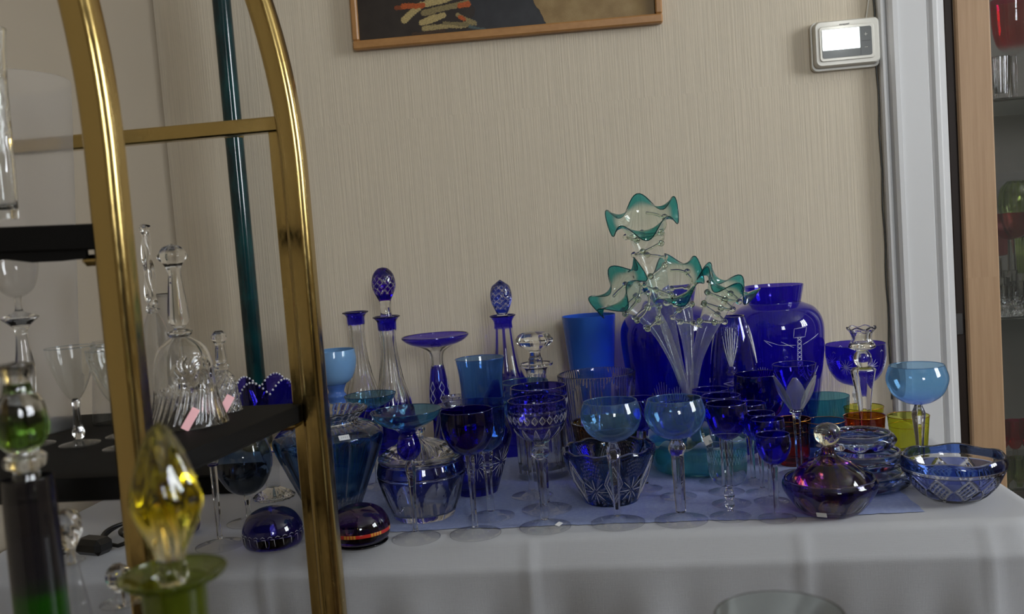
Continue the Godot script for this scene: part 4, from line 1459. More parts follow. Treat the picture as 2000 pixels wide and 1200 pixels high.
	solid(cu, "stem", [[0, 0], [30, 0], [30, 0], [30, 4], [18, 14], [16, 40], [20, 60], [19, 78], [16, 84], [21, 95], [16, 107], [20, 117], [16, 128], [19, 138], [15, 146], [17, 154], [20, 160], [20, 160], [0, 160]], Color(0.07, 0.16, 0.47), 48, null, 6, "opal")
	shell(cu, "bowl", [[0, 158], [18, 160], [32, 170], [40, 188], [43, 208], [41, 226]], Color(0.42, 0.58, 0.76), "opal", 64)
	# --- big bowls
	var kk := vessel("ribbed_vase", "large dark blue ribbed urn with a clear scalloped collar, price label on its shoulder", "vase", 655, 1004, T)
	var urn := [[0, 0], [46, 0], [46, 0], [50, 8], [72, 58], [96, 112], [107, 142], [104, 158], [86, 170], [64, 176], [58, 180], [64, 186], [80, 198]]
	var cutk := func(th: float, y: float) -> Array:
		var a := absf(fposmod(th * 14 / TAU, 1.0) - 0.5) * 2.0
		if y > 168:
			return [1.5 * absf(sin(th * 14)), 1.0]
		if y < 40:
			return [2.0 * absf(sin(th * 21)), 0.75 if fposmod(th * 42 / TAU, 1.0) < y / 60.0 + 0.25 else 0.0]
		return [4.0 * (1.0 - pow(a, 2.0)) * smoothstep(40, 60, y) * (1.0 - smoothstep(145, 158, y)), 0.5 if a > 0.9 else 0.0]
	thick(kk, "body", urn, 5, 14, Color(0.14, 0.30, 0.52), cutk, 224, 8, func(th: float, y: float) -> float: return 2.2 * absf(sin(th * 11)) if y > 190 else 0.0)
	var fk := facing(kk)
	var nrm := Vector3(cos(fk - 0.28), 0.9, sin(fk - 0.28)).normalized()
	sticker(kk, 0.017, 0.009, on_body(curve(urn, 6), fk - 0.28, 162) + nrm * 0.0012, nrm, 0.0)
	# covered bowl
	var mm2 := vessel("covered_bowl", "covered cobalt bowl with clear arches cut round its base", "bowl", 830, 1008, T)
	var cutm := func(th: float, y: float) -> Array:
		var a := (fposmod(th * 9 / TAU, 1.0) - 0.5) * 2.0
		var e := Vector2(a / 0.92, (y + 4) / 74.0).length()
		if e < 1.0 or y < 26:
			return [maxf(2.2 * (1.0 - e * e), 0.0) + 0.6, 0.97]
		if e < 1.14:
			return [0.0, 0.85]
		return [1.0 if y > 84 and y < 87 else 0.0, 0.55 if y > 84 and y < 87 else 0.0]
	thick(mm2, "body", [[0, 0], [55, 0], [55, 0], [60, 5], [74, 38], [84, 74], [86, 90], [82, 108]], 5, 12, Color(0.10, 0.14, 0.50), cutm, 216, 10)
	solid(mm2, "lid", [[0, 112], [80, 112], [80, 112], [82, 117], [78, 122], [60, 134], [36, 145], [14, 151], [9, 156], [14, 164], [12, 172], [0, 175]], func(th: float, f: float, _y: float) -> Color: return Color(0.93, 0.93, 0.9) if fposmod(th * 10 / TAU, 1.0) < 0.75 or f > 0.75 else Color(0.25, 0.27, 0.3), 160, func(th: float, f: float, r: float, y: float) -> Vector3: return Vector3(r, y - (0.0018 * absf(sin(th * 10)) if f > 0.3 and f < 0.75 else 0.0), 0), 6)
	# cobalt cut vase behind it
	var nn := vessel("cut_vase", "dark cobalt bowl vase with cut sunbursts, behind the plain cobalt goblet", "vase", 932, 962, T)
	var cutn := func(th: float, y: float) -> Array:
		var a := (fposmod(th * 7 / TAU, 1.0) - 0.5) * 60.0
		var q := Vector2(a, y - 62)
		var w := absf(fposmod(q.angle() * 12 / TAU, 1.0) - 0.5)
		return [1.8, 0.75] if q.length() < 32 and w < 0.10 + 0.05 * q.length() / 32 else [0.0, 0.0]
	thick(nn, "body", [[0, 0], [38, 0], [38, 0], [43, 8], [60, 58], [74, 100], [75, 116], [68, 140], [66, 158], [72, 170]], 4, 14, Color(0.12, 0.11, 0.58), cutn, 224, 10)
	for i in 7:
		var c := TAU * (i + 0.5) / 7
		var cuts := []
		for j in 12:
			var a := TAU * j / 12
			cuts.append([[c + 0.08 * cos(a), 64.0 + 5 * sin(a)], [c + 0.42 * cos(a), 64.0 + 30 * sin(a)]])
		strokes(nn, "cut_sunburst", [[38, 0], [43, 8], [60, 58], [74, 100], [75, 116]], cuts, 0.7, "cut_line")
	# crystal pail and amber pot behind the cut bowl
	var ff := vessel("crystal_pail", "thick clear cut crystal pail with ribbed panels", "pail", 1175, row(1175, 0.25), T)
	thick(ff, "body", [[0, 0], [58, 0], [58, 0], [62, 10], [70, 90], [76, 156]], 6, 18, CLEAR, func(th: float, y: float) -> Array:
		var a := fposmod(th * 8 / TAU, 1.0)
		var e := Vector2((a - 0.5) / 0.3, (y - 112) / 40.0).length()
		return [3.0 * (1.0 - e * e), 0.0] if e < 1.0 else [1.6 * absf(sin(th * 40)), 0.0], 240, 10)
	var am := vessel("amber_dish", "dark amber glass pot behind the deep cut bowl", "pot", 1188, row(1188, 0.41), T)
	thick(am, "body", [[0, 0], [50, 0], [50, 0], [54, 8], [58, 60], [66, 104]], 5, 12, Color(0.42, 0.22, 0.05), func(th: float, y: float) -> Array: return [2.5 * absf(sin(th * 14)) * (1.0 if y < 94 else 0.0), 0.0], 112, 6)
	# deep cut bowl
	var gg := vessel("cut_bowl", "deep dark blue bowl cut with large leaves and stars", "bowl", 1195, 978, T)
	var cutg := func(th: float, y: float) -> Array:
		var a := (fposmod(th * 6 / TAU + 0.1, 1.0) - 0.5) * 2.0
		var v := (y - 50) / 46.0
		var leaf := absf(a) / 0.44 + absf(v) * 0.9
		if leaf < 1.0:
			if absf(leaf - 0.86) < 0.14:
				return [2.4, 0.9]
			return [1.0, 0.45]
		var b := (fposmod(th * 6 / TAU + 0.6, 1.0) - 0.5) * 60.0
		var q := Vector2(b, y - 34)
		var w := absf(fposmod(q.angle() * 8 / TAU, 1.0) - 0.5)
		if q.length() < 30 and w < 0.12:
			return [2.2, 0.85]
		if y > 62 and absf(a) > 0.55 and fposmod(absf(a) * 9 + y * 0.07, 1.0) < 0.3 and y < 96:
			return [1.6, 0.8]
		return [0.0, 0.0]
	thick(gg, "body", [[0, 0], [50, 0], [50, 0], [54, 6], [68, 36], [82, 68], [91, 94], [90, 104]], 7, 14, Color(0.12, 0.22, 0.52), cutg, 240, 12, func(th: float, y: float) -> float: return 1.6 * cos(th * 12) if y > 98 else 0.0)
	var gprof := [[50, 0], [54, 6], [68, 36], [82, 68], [91, 94]]
	for i in 6:
		var lf := TAU * (i + 0.4) / 6
		var cuts := []
		for h in [0.235, 0.17]:
			var f: float = h / 0.235
			cuts.append([[lf - h, 50.0], [lf, 50.0 + 43 * f], [lf + h, 50.0], [lf, 50.0 - 43 * f], [lf - h, 50.0]])
		strokes(gg, "cut_leaf", gprof, cuts, 0.8, "cut_line")
		var st := TAU * (i - 0.1) / 6
		cuts = []
		for j in 8:
			var a := TAU * j / 8
			cuts.append([[st + 0.05 * cos(a), 34.0 + 4 * sin(a)], [st + 0.36 * cos(a), 34.0 + 26 * sin(a)]])
		strokes(gg, "cut_star", gprof, cuts, 1.1, "cut_line")
	# bowl at the right end
	var dd := vessel("cut_bowl", "cobalt to clear cut bowl with lattice diamonds by the cabinet", "bowl", 1864, 974, T)
	var cutd := func(th: float, y: float) -> Array:
		if y > 66:
			return [0.0, 0.0]
		if y > 58:
			return [1.2, 0.85]
		var a := fposmod(th * 10 / TAU, 1.0) - 0.5
		var v := (y - 32) / 27.0
		var dm := absf(a) * 2.0 + absf(v)
		if dm < 0.72:
			var p := fposmod((a * 2 + v) * 2.6, 1.0)
			var q := fposmod((a * 2 - v) * 2.6, 1.0)
			return [1.4, 0.9] if p < 0.24 or q < 0.24 else [0.0, 0.0]
		if dm < 0.98:
			return [2.4, 0.95]
		if y < 10:
			return [1.5, 0.8]
		return [0.0, 0.05]
	thick(dd, "body", [[0, 0], [40, 0], [40, 0], [56, 7], [78, 30], [91, 54], [96, 66], [97, 76], [94, 84]], 6, 10, Color(0.12, 0.22, 0.66), cutd, 260, 12, func(th: float, y: float) -> float: return 2.4 * cos(th * 6 + 0.8) * smoothstep(60, 84, y))
	# stack of dishes
	var names := ["lowest of three stacked blue cut glass dishes", "middle of three stacked blue cut glass dishes", "topmost of three stacked blue cut glass dishes"]
	var base := on_y(1682, 950, T)
	for i in 3:
		var dsh := vessel("stacked_dish", names[i], "dish", 1682, 950, T, "stacked dishes")
		var f: float = [1.0, 0.90, 0.72][i]
		dsh.position.y = T + [0.0, 0.0315, 0.0595][i]
		thick(dsh, "body", [[0, 0], [66 * f, 0], [66 * f, 0], [80 * f, 3], [94 * f, 13], [96 * f, 20], [90 * f, 27], [84 * f, 30]], 9 * f, 20, Color(0.22, 0.33, 0.60), func(th: float, y: float) -> Array:
			var a := (fposmod(th * 10 / TAU + i * 0.3, 1.0) - 0.5) * 2.0
			var e := Vector2(a / 0.85, (y - 16) / 10.0).length()
			return [4.0 * (1.0 - e * e), 0.65] if e < 1.0 else [0.0, 0.0], 200, 6)
	# onion bottle in a cut bowl
	var cc := vessel("onion_bowl", "low dark cobalt cut bowl holding the striped onion bottle", "bowl", 1623, 1000, T)
	var cutc := func(th: float, y: float) -> Array:
		if y > 46:
			return [0.0, 0.0]
		var a := (fposmod(th * 9 / TAU, 1.0) - 0.5) * 2.0
		var e := Vector2(a / 0.72, (y - 22) / 22.0).length()
		return [2.6 * (1.0 - e * e), 0.85] if e < 1.0 else ([0.8, 0.5] if e < 1.2 else [0.0, 0.0])
	thick(cc, "body", [[0, 0], [44, 0], [44, 0], [58, 5], [78, 26], [89, 48], [90, 58], [86, 66]], 6, 9, Color(0.12, 0.12, 0.50), cutc, 216, 9)
	var fcx := facing(cc)
	var cn := Vector3(cos(fcx + 0.25), -0.55, sin(fcx + 0.25)).normalized()
	sticker(cc, 0.014, 0.008, on_body(curve([[58, 5], [78, 26], [89, 48]], 6), fcx + 0.25, 14) + cn * 0.0016, cn, 0.0, "paper", false)
	var ob := thing("onion_bottle", "squat striped purple and amber bottle with a round clear stopper", "bottle", cc.position + Vector3(0, 0.0088, 0))
	o = -9.4
	shell(ob, "body", [[0, 10], [50, 10], [50, 10], [66, 30], [75, 54], [73, 62], [60, 80], [40, 95], [24, 103], [16, 108], [13, 114], [13, 122], [22, 126]], func(th: float, f: float, y: float) -> Color: return squared(Color(0.40, 0.14, 0.74)) if fposmod(th * 14 / TAU, 1.0) < 0.5 else squared(Color(0.90, 0.58, 0.40)), "thin", 112, null, 6)
	solid(ob, "stopper", [[0, 112], [9, 112], [9, 112], [9, 128], [14, 130], [22, 138], [25, 150], [22, 161], [12, 168], [0, 170]], Color(0.85, 0.82, 0.62), 48)
	o = 0.0
	# --- left end
	var oo2 := vessel("scalloped_vase", "flared vase with a cobalt scalloped beaded edge and clear cut foot", "vase", 536, 972, T)
	var so := s * k
	var scal := func(th: float, f: float, r: float, y: float) -> Vector3:
		var q := smoothstep(0.55, 1.0, f)
		return Vector3(r * (1.0 - 0.05 * q * (1.0 - absf(sin(th * 3)))), y - 26.0 * s * q * (1.0 - absf(sin(th * 3))), 0)
	shell(oo2, "body", [[0, 22], [14, 22], [14, 22], [13, 40], [17, 70], [30, 115], [48, 165], [58, 200], [62, 232]], func(_th: float, f: float, y: float) -> Color: return squared(COBALT_DEEP.lerp(COBALT, 0.5)) if y / so > 168 else Color(0.90, 0.91, 0.93), "thin", 160, scal, 6)
	solid(oo2, "foot", [[0, 0], [40, 0], [40, 0], [40, 5], [28, 12], [13, 20], [13, 20], [0, 21]], CLEAR, 64, flutes(16, 0.06))
	var beads := []
	for i in 64:
		var th := TAU * (i + 0.5) / 64
		var e := 1.0 - absf(sin(th * 3))
		beads.append(ball(Vector3.ONE * 0.0021, Vector3(cos(th) * 62 * s * (1 - 0.05 * e), (232 * k - 26 * e) * s, sin(th) * 62 * s * (1 - 0.05 * e)), 8, 6))
	part(oo2, "beaded_edge", join(beads), M.etched)
	var pp := goblet("brandy_balloon", "smoky blue brandy balloon with cut lenses, under the black shelf", "", 487, 1021, 43, [[6, 12], [5, 30], [7, 46], [6, 56]], [[0, 54], [14, 56], [36, 70], [51, 96], [55, 122], [50, 150], [40, 172]], Color(0.36, 0.46, 0.60), 6, CLEAR, "glass", T, "thin", func(th: float, f: float, r: float, y: float) -> Vector3: return Vector3(r * (1.0 - 0.03 * absf(sin(th * 8)) * absf(sin(f * 14))), y, 0))
	var qf := goblet("flute_glass", "tall clear flute with a cobalt ring at the top of its stem", "", 431, 1066, 48, [[7, 14], [6, 30], [7, 90], [8, 150], [7, 158]], [[0, 157], [9, 158], [16, 180], [24, 204], [34, 232], [42, 262]], Color(0.92, 0.94, 0.94), 6, CLEAR, "glass", T, "thin", flutes(18, 0.06))
	ring_of(qf, "cobalt_ring", 8, 157, 2.4, COBALT_DEEP)
	# paperweights
	var dome := [[0, 0], [48, 0], [48, 0], [55, 5], [59, 20], [56, 40], [44, 59], [24, 70], [0, 73]]
	var p1 := vessel("paperweight", "dark cobalt domed paperweight with frosted marks round its base", "paperweight", 535, 1064, T)
	solid(p1, "dome", dome, Color(0.03, 0.025, 0.22), 64)
	var mk := []
	for i in 22:
		var th := TAU * i / 22
		mk.append([[th, 12.0], [th + 0.02, 26.0], [th + 0.14, 26.0]])
	for i in 26:
		var th := TAU * i / 26
		mk.append([[th, 29.0], [th + 0.08, 31.5], [th + 0.16, 29.0]])
	strokes(p1, "frosted_marks", dome, mk, 0.35)
	var p2 := vessel("paperweight", "purple domed paperweight with a red and gold band, beside the brass leg", "paperweight", 705, 1059, T)
	solid(p2, "dome", [[0, 6], [50, 6], [50, 6], [56, 12], [59, 24], [57, 42], [45, 60], [25, 70], [0, 72]], func(th: float, _f: float, y: float) -> Color:
		var v := y / (s * k) + 1.5 * sin(th * 3)
		if v > 24 and v < 33:
			return Color(0.75, 0.45, 0.08) if fposmod(th * 9, 1.0) < 0.25 else Color(0.55, 0.05, 0.03)
		return Color(0.07, 0.03, 0.30) if v < 24 else Color(0.16, 0.05, 0.09), 96, null, 8)
	shell(p2, "red_band", [[59.1, 23], [59.3, 26], [59.2, 29]], func(th: float, _f: float, _y: float) -> Color: return Color(0.55, 0.32, 0.05) if fposmod(th * 9, 1.0) < 0.2 else Color(0.40, 0.03, 0.02), "opal", 120)
	solid(p2, "base", [[0, 0], [52, 0], [52, 0], [54, 3], [50, 6], [50, 6], [0, 6]], Color(0.6, 0.6, 0.62), 48)
	var p3 := vessel("paperweight", "small round cobalt paperweight half hidden by the yellow stopper", "paperweight", 366, 1042, T)
	solid(p3, "dome", [[0, 0], [16, 0], [16, 0], [24, 8], [26, 22], [20, 38], [0, 46]], Color(0.03, 0.025, 0.22), 40)
	# black box and cable
	var bb := on_y(420, 968, T)
	var bx := thing("black_box", "low black box behind the tall flute on the cloth", "box", Vector3(bb.x - 0.025, T, bb.z - 0.05))
	part(bx, "body", box(Vector3(0.15, 0.030, 0.09), 0.004), M.black, Vector3(0, 0.0155, 0))
	part(bx, "lid", box(Vector3(0.152, 0.006, 0.092), 0.002), M.black, Vector3(0, 0.0335, 0))
	var ca := on_y(205, 1075, T)
	var cb := thing("power_cord", "coiled black power cord with a moulded plug on the cloth", "cord", Vector3(ca.x, T + 0.001, ca.z))
	var path := PackedVector3Array()
	for i in 90:
		var f := i / 89.0
		var a := f * TAU * 2.3 + 2.6
		path.append(Vector3(0.012 + (0.030 + 0.012 * sin(f * 7)) * cos(a) + 0.05 * pow(f, 5.0), 0.004 + 0.016 * absf(sin(f * 9.0)), 0.045 * sin(a) * (1 - 0.4 * f) - 0.04))
	part(cb, "cable", join([tube(path, 0.0032, 8)]), M.rubber)
	var plug := part(cb, "plug", box(Vector3(0.052, 0.024, 0.034), 0.007), M.rubber, Vector3(-0.006, 0.0125, 0.018))
	plug.rotation.y = -0.3
	part(cb, "plug_collar", join([tube(PackedVector3Array([Vector3(-0.026, 0.012, 0.010), Vector3(-0.052, 0.008, 0.045)]), [0.0065, 0.0035], 8)]), M.rubber)

func ring_of(t: Node3D, called: String, r: float, y: float, w: float, c: Color) -> void:
	var ring := PackedVector3Array()
	for i in 49:
		ring.append(Vector3(r * s * cos(TAU * i / 48), (y + o) * s * k, r * s * sin(TAU * i / 48)))
	part(t, called, join([tube(ring, w * s, 8, false)], false, squared(c)), M.solid)

# ---------------------------------------------------------------- trumpet epergne
func epergne() -> void:
	var base := on_y(1364, 916, TABLE_Y)
	var t0 := depth_of(base)
	s = t0 / F
	k = 1.03
	o = 0.0
	var t := thing("epergne", "clear glass epergne of four ruffled teal trumpets in a teal bowl", "epergne", base)
	var teal := Color(0.10, 0.60, 0.62)
	var pale := Color(0.84, 0.93, 0.87)
	# ruffled bowl
	shell(t, "bowl", [[0, 2], [70, 2], [70, 2], [84, 8], [88, 30], [86, 48], [92, 58], [98, 64]], func(_th: float, f: float, _y: float) -> Color: return Color(0.06, 0.36, 0.40).lerp(squared(pale), smoothstep(0.72, 0.9, f)), "milky", 160, func(th: float, f: float, r: float, y: float) -> Vector3:
		var q := smoothstep(0.75, 1.0, f)
		return Vector3(r * (1.0 + 0.03 * q * sin(th * 9)), y + q * 0.009 * sin(th * 9 + 0.5), 0))
	# pedestal and mount
	var m0 := at_depth(1348, 782, t0) - base
	m0.z = 0.0
	var ph := m0.y / (s * k)
	solid(t, "pedestal", [[0, 3], [60, 3], [60, 3], [52, 14], [26, 40], [12, 80], [9, ph - 12], [9, ph - 12], [0, ph - 12]], Color(0.80, 0.88, 0.84), 48)
	solid(t, "mount", [[0, ph - 13], [12, ph - 13], [14, ph - 8], [12, ph], [15, ph + 6], [15, ph + 9], [0, ph + 9]], Color(1, 1, 1), 32, null, 4, "gold")
	# trumpets: pixels of the path, radii along it, how far each leans towards the camera
	trumpet(t, base, t0, [[1346, 782], [1322, 700], [1296, 600], [1274, 510], [1262, 462], [1256, 430]], [0, 0.0, 0.005, 0.01, 0.02, 0.035], [6, 10, 18, 25, 32, 46], 68, 0.1, 5)
	trumpet(t, base, t0, [[1344, 782], [1318, 705], [1290, 645], [1264, 612], [1238, 590], [1212, 568]], [0, 0.005, 0.01, 0.02, 0.03, 0.04], [6, 10, 17, 23, 27, 36], 62, 0.9, 5)
	trumpet(t, base, t0, [[1352, 782], [1362, 705], [1378, 650], [1396, 606], [1408, 580], [1418, 560]], [0, 0.005, 0.01, 0.015, 0.02, 0.025], [6, 10, 17, 24, 28, 37], 57, 2.0, 5)
	trumpet(t, base, t0, [[1349, 782], [1346, 700], [1340, 640], [1330, 596], [1322, 568], [1316, 552]], [0, -0.015, -0.035, -0.045, -0.045, -0.03], [6, 9, 15, 22, 27, 38], 60, 0.2, 5)

func trumpet(t: Node3D, base: Vector3, t0: float, pix: Array, lean: Array, rad: Array, lip: float, phase: float, waves: int) -> void:
	var pts := PackedVector3Array()
	for i in pix.size():
		pts.append(at_depth(pix[i][0], pix[i][1], t0 - lean[i]) - base)
	var path := PackedVector3Array()
	var rr := []
	var sub := 8
	for i in pts.size() - 1:
		var a := pts[i - 1] if i > 0 else pts[i] * 2 - pts[i + 1]
		var b := pts[i + 2] if i + 2 < pts.size() else pts[i + 1] * 2 - pts[i]
		for j in sub:
			var f := float(j) / sub
			path.append(pts[i].cubic_interpolate(pts[i + 1], a, b, f))
			rr.append(lerpf(rad[i], rad[i + 1], f) * s)
	path.append(pts[-1])
	rr.append(rad[-1] * s)
	var n := 80
	var v := PackedVector3Array()
	var c := PackedColorArray()
	var ix := PackedInt32Array()
	var side := Vector3.ZERO
	var rings := path.size() + 8
	var tdir := Vector3.UP
	var up := Vector3.ZERO
	var teal := Color(0.004, 0.24, 0.26)
	var pale := Color(0.66, 0.84, 0.74)
	var clear := Color(0.90, 0.94, 0.91)
	for i in rings:
		var p: Vector3
		var r: float
		var q := 0.0
		if i < path.size():
			tdir = (path[mini(i + 1, path.size() - 1)] - path[maxi(i - 1, 0)]).normalized()
			p = path[i]
			r = rr[i]
		else:
			q = (i - path.size() + 1) / 8.0
			p = path[-1] + tdir * (0.010 * sin(q * PI / 2))
			r = lerpf(rad[-1] * s, lip * s, q * (0.6 + 0.4 * q))
		if side == Vector3.ZERO:
			side = tdir.cross(Vector3(0, 0, 1)).normalized()
		side = (side - tdir * side.dot(tdir)).normalized()
		up = side.cross(tdir)
		var f := float(i) / rings
		var col := clear.lerp(pale, smoothstep(0.55, 0.8, f)) if q <= 0.0 else pale.lerp(teal, smoothstep(0.0, 0.6, q))
		for j in n:
			var th := TAU * j / n
			var w := q * q * sin(th * waves + phase)
			var e := p + (side * cos(th) - up * sin(th)) * r * (1.0 + 0.03 * w) + tdir * (w * 0.016 - q * q * 0.004)
			v.append(e)
			c.append(col)
	for i in rings - 1:
		for j in n:
			var a := i * n + j
			var a2 := i * n + (j + 1) % n
			ix.append_array([a, a + n, a2, a2, a + n, a2 + n])
	var tr := part(t, "trumpet", arrays_mesh(v, ix, c), M.milky_clear)
	var lipr := PackedVector3Array()
	for j in n + 1:
		lipr.append(v[(rings - 1) * n + j % n])
	part(tr, "dark_lip", join([tube(lipr, 0.0009, 6, false)], false, Color(0.005, 0.14, 0.18)), M.solid)
	# spiral of trailed glass with raspberry beads
	var spiral := PackedVector3Array()
	var beads := []
	side = Vector3.ZERO
	var turns := 3.2
	var m := path.size()
	var i0 := int(m * 0.42)
	var i1 := int(m * 0.95)
	var cnt := 130
	for i in cnt:
		var f := float(i) / (cnt - 1)
		var x := lerpf(i0, i1, f)
		var ii := int(x)
		var p := path[ii].lerp(path[mini(ii + 1, m - 1)], x - ii)
		tdir = (path[mini(ii + 1, m - 1)] - path[maxi(ii - 1, 0)]).normalized()
		side = tdir.cross(Vector3(0, 0, 1)).normalized()
		up = side.cross(tdir)
		var th := f * TAU * turns + phase
		var r: float = rr[ii] + 0.0012
		var e := p + (side * cos(th) - up * sin(th)) * r
		spiral.append(e)
		if i % 8 == 3:
			beads.append(ball(Vector3.ONE * 0.0056, p + (side * cos(th) - up * sin(th)) * (r + 0.003), 10, 8))
	part(tr, "trailed_spiral", join([tube(spiral, 0.0023, 8)], false, Color(0.86, 0.92, 0.84)), M.solid)
	for b in beads:
		part(tr, "raspberry_bead", join([b], false, Color(0.86, 0.92, 0.84)), M.solid)

# ---------------------------------------------------------------- glass on the brass stand
func bell_cut(parent: Node3D, pts: Array, n: int, d: float, f: Callable) -> void:
	thick(parent, "bell_body", pts, d, 400, CLEAR, f, n, 8)

func shelf_glass() -> void:
	var S := SHELF_Y
	# frosted cylinder
	var fc := vessel("frosted_cylinder", "tall frosted glass cylinder vase on the black shelf", "vase", 40, row(40, 1.03, S), S)
	shell(fc, "body", [[0, 0], [104, 0], [104, 0], [108, 4], [132, 330], [155, 668]], Color(0.86, 0.85, 0.84), "frost", 72)
	# large bell
	var b1 := vessel("table_bell", "large clear crystal table bell with engraved rose and pink tag", "bell", 369, 829, S)
	var body := [[77, 0], [72, 14], [62, 50], [57, 90], [55, 120], [46, 148], [28, 164], [14, 172]]
	var prof := curve(body, 8)
	var inner := PackedVector2Array()
	for i in range(prof.size() - 1, -1, -1):
		inner.append(Vector2(maxf(prof[i].x - 4 * s, 4 * s), prof[i].y - 3 * s if i > 0 else 0.0))
	var all := PackedVector2Array(prof)
	all.append_array(inner)
	all.append(prof[0])
	var fb := facing(b1)
	var ss := s * k
	part(b1, "bell_body", turned(all, 200, Color(0.95, 0.955, 0.95), func(th: float, f: float, r: float, y: float) -> Vector3:
		if f > 0.47:
			return Vector3(r, y, 0)
		var v := y / ss
		var d := 0.0
		if v < 66:
			d = 0.0016 * absf(sin((th + 0.004 * v) * 16)) * smoothstep(2, 10, v)
		else:
			var a := angle_difference(th, fb - 0.35)
			var e := Vector2(a / 0.75, (v - 105) / 32.0)
			if e.length() < 1.0:
				d = 0.0012 * absf(sin(e.angle() * 4 + e.length() * 6))
		return Vector3(r - d, y, 0)), M.solid)
	solid(b1, "handle", [[0, 168], [14, 168], [14, 168], [24, 176], [24, 182], [13, 186], [12, 190], [20, 200], [21, 212], [17, 250], [13, 285], [14, 300], [20, 312], [29, 322], [29, 330], [18, 344], [0, 350]], CLEAR, 64, facets(8))
	solid(b1, "clapper", [[0, 30], [4, 31], [6, 38], [4, 44], [1, 48], [1, 165], [0, 166]], CLEAR, 16)
	var n1 := Vector3(cos(fb - 0.05), 0.25, sin(fb - 0.05)).normalized()
	sticker(b1, 0.009, 0.026, on_body(curve(body, 6), fb - 0.05, 20) + n1 * 0.0012, n1, -0.6, "pink", false)
	# small bell
	var b2 := vessel("table_bell", "small clear cut bell with lattice sides and a pink tag", "bell", 441, 803, S)
	var body2 := [[33, 0], [30, 14], [26, 50], [22, 66], [12, 78], [7, 82]]
	prof = curve(body2, 8)
	inner = PackedVector2Array()
	for i in range(prof.size() - 1, -1, -1):
		inner.append(Vector2(maxf(prof[i].x - 3 * s, 2 * s), prof[i].y - 2 * s if i > 0 else 0.0))
	all = PackedVector2Array(prof)
	all.append_array(inner)
	all.append(prof[0])
	ss = s * k
	part(b2, "bell_body", turned(all, 140, Color(0.95, 0.955, 0.95), func(th: float, f: float, r: float, y: float) -> Vector3:
		var v := y / ss
		var g := f < 0.47 and (fposmod(th * 2.2 + v * 0.06, 1.0) < 0.2 or fposmod(th * 2.2 - v * 0.06, 1.0) < 0.2)
		return Vector3(r - (0.0009 if g else 0.0), y, 0)), M.solid)
	solid(b2, "handle", [[0, 80], [10, 80], [10, 80], [16, 88], [10, 94], [11, 100], [10, 118], [9, 130], [15, 140], [16, 146], [8, 156], [0, 158]], CLEAR, 64, facets(8))
	var f2 := facing(b2)
	var n2 := Vector3(cos(f2 - 0.1), 0.2, sin(f2 - 0.1)).normalized()
	sticker(b2, 0.010, 0.021, on_body(curve(body2, 6), f2 - 0.1, 18) + n2 * 0.001, n2, -0.6, "pink", false)
	# bell with twisted handle
	var b3 := vessel("table_bell", "plain flared glass bell with a long twisted handle behind the brass leg", "bell", 318, 806, S)
	shell(b3, "bell_body", [[66, 0], [58, 30], [44, 90], [24, 160], [12, 190], [8, 196]], CLEAR, "film", 64)
	solid(b3, "handle", [[0, 194], [8, 194], [8, 194], [12, 200], [9, 208], [10, 230], [9, 300], [7, 350], [9, 362], [0, 366]], CLEAR, 48, func(th: float, f: float, r: float, y: float) -> Vector3: return Vector3(r * (1.0 + 0.22 * cos(th * 3)), y, f * 14.0), 12)
	# slim frosted vase with a pink dot
	var sv := vessel("slim_vase", "slim frosted glass vase with a pink sticker behind the large bell", "vase", 340, 792, S)
	shell(sv, "body", [[0, 0], [17, 0], [17, 0], [17, 4], [17, 200], [17, 212]], Color(0.85, 0.84, 0.82), "frost", 40)
	var f3 := facing(sv)
	sticker(sv, 0.008, 0.011, Vector3(cos(f3 - 0.6), 0, sin(f3 - 0.6)) * 17.6 * s + Vector3(0, 172 * s, 0), Vector3(cos(f3 - 0.6), 0, sin(f3 - 0.6)), 0.0, "hot_pink", false)
	# wine glasses
	var st := [[7, 10], [12, 18], [13, 26], [10, 36], [7, 70], [8, 84], [5, 90]]
	var bo := [[0, 88], [10, 90], [22, 108], [33, 134], [42, 164], [46, 190]]
	goblet("shelf_wine_glass", "clear wine glass with a cut bowl standing free on the black shelf", "", 156, 868, 38, st, bo, Color(0.94, 0.95, 0.945), 6, CLEAR, "glass", S, "thin", func(th: float, f: float, r: float, y: float) -> Vector3: return Vector3(r * (1.0 - 0.05 * absf(sin(th * 6)) * (1.0 - smoothstep(0.4, 0.7, f))), y, 0))
	goblet("shelf_wine_glass", "clear wine glass partly hidden by the front brass leg", "", 236, 876, 34, scaled(st, 1.02), scaled(bo, 1.02), Color(0.94, 0.95, 0.945), 6, CLEAR, "glass", S)
	goblet("shelf_wine_glass", "clear wine glass behind the one hidden by the front brass leg", "", 240, 852, 32, scaled(st, 0.94), scaled(bo, 0.94), Color(0.94, 0.95, 0.945), 6, CLEAR, "glass", S)
	var ct := vessel("tall_tumbler", "tall clear tapered tumbler beside the brass leg on the shelf", "tumbler", 222, 826, S)
	shell(ct, "body", [[0, 0], [36, 0], [36, 0], [38, 3], [30, 90], [24, 160]], CLEAR, "film", 56)
	# tall crystal candlestick goblet
	var tc := vessel("crystal_candlestick", "tall clear candle goblet with a collar disc, before the frosted cylinder", "candlestick", 66, 870, S)
	foot_of(tc, 40, 12, 10)
	solid(tc, "stem", [[0, 12], [10, 12], [10, 12], [9, 40], [16, 110], [18, 150], [13, 190], [12, 225], [30, 244], [34, 250], [20, 256], [8, 262], [6, 280], [8, 290], [8, 290], [0, 290]], CLEAR, 64, facets(10, 0.6))
	shell(tc, "bowl", [[0, 288], [14, 290], [32, 306], [42, 340], [44, 370]], CLEAR, "film", 56)
	# on the upper shelf
	var up := get_node("shelf_stand/upper_shelf") as MeshInstance3D
	var upy := up.global_position.y + 0.0118
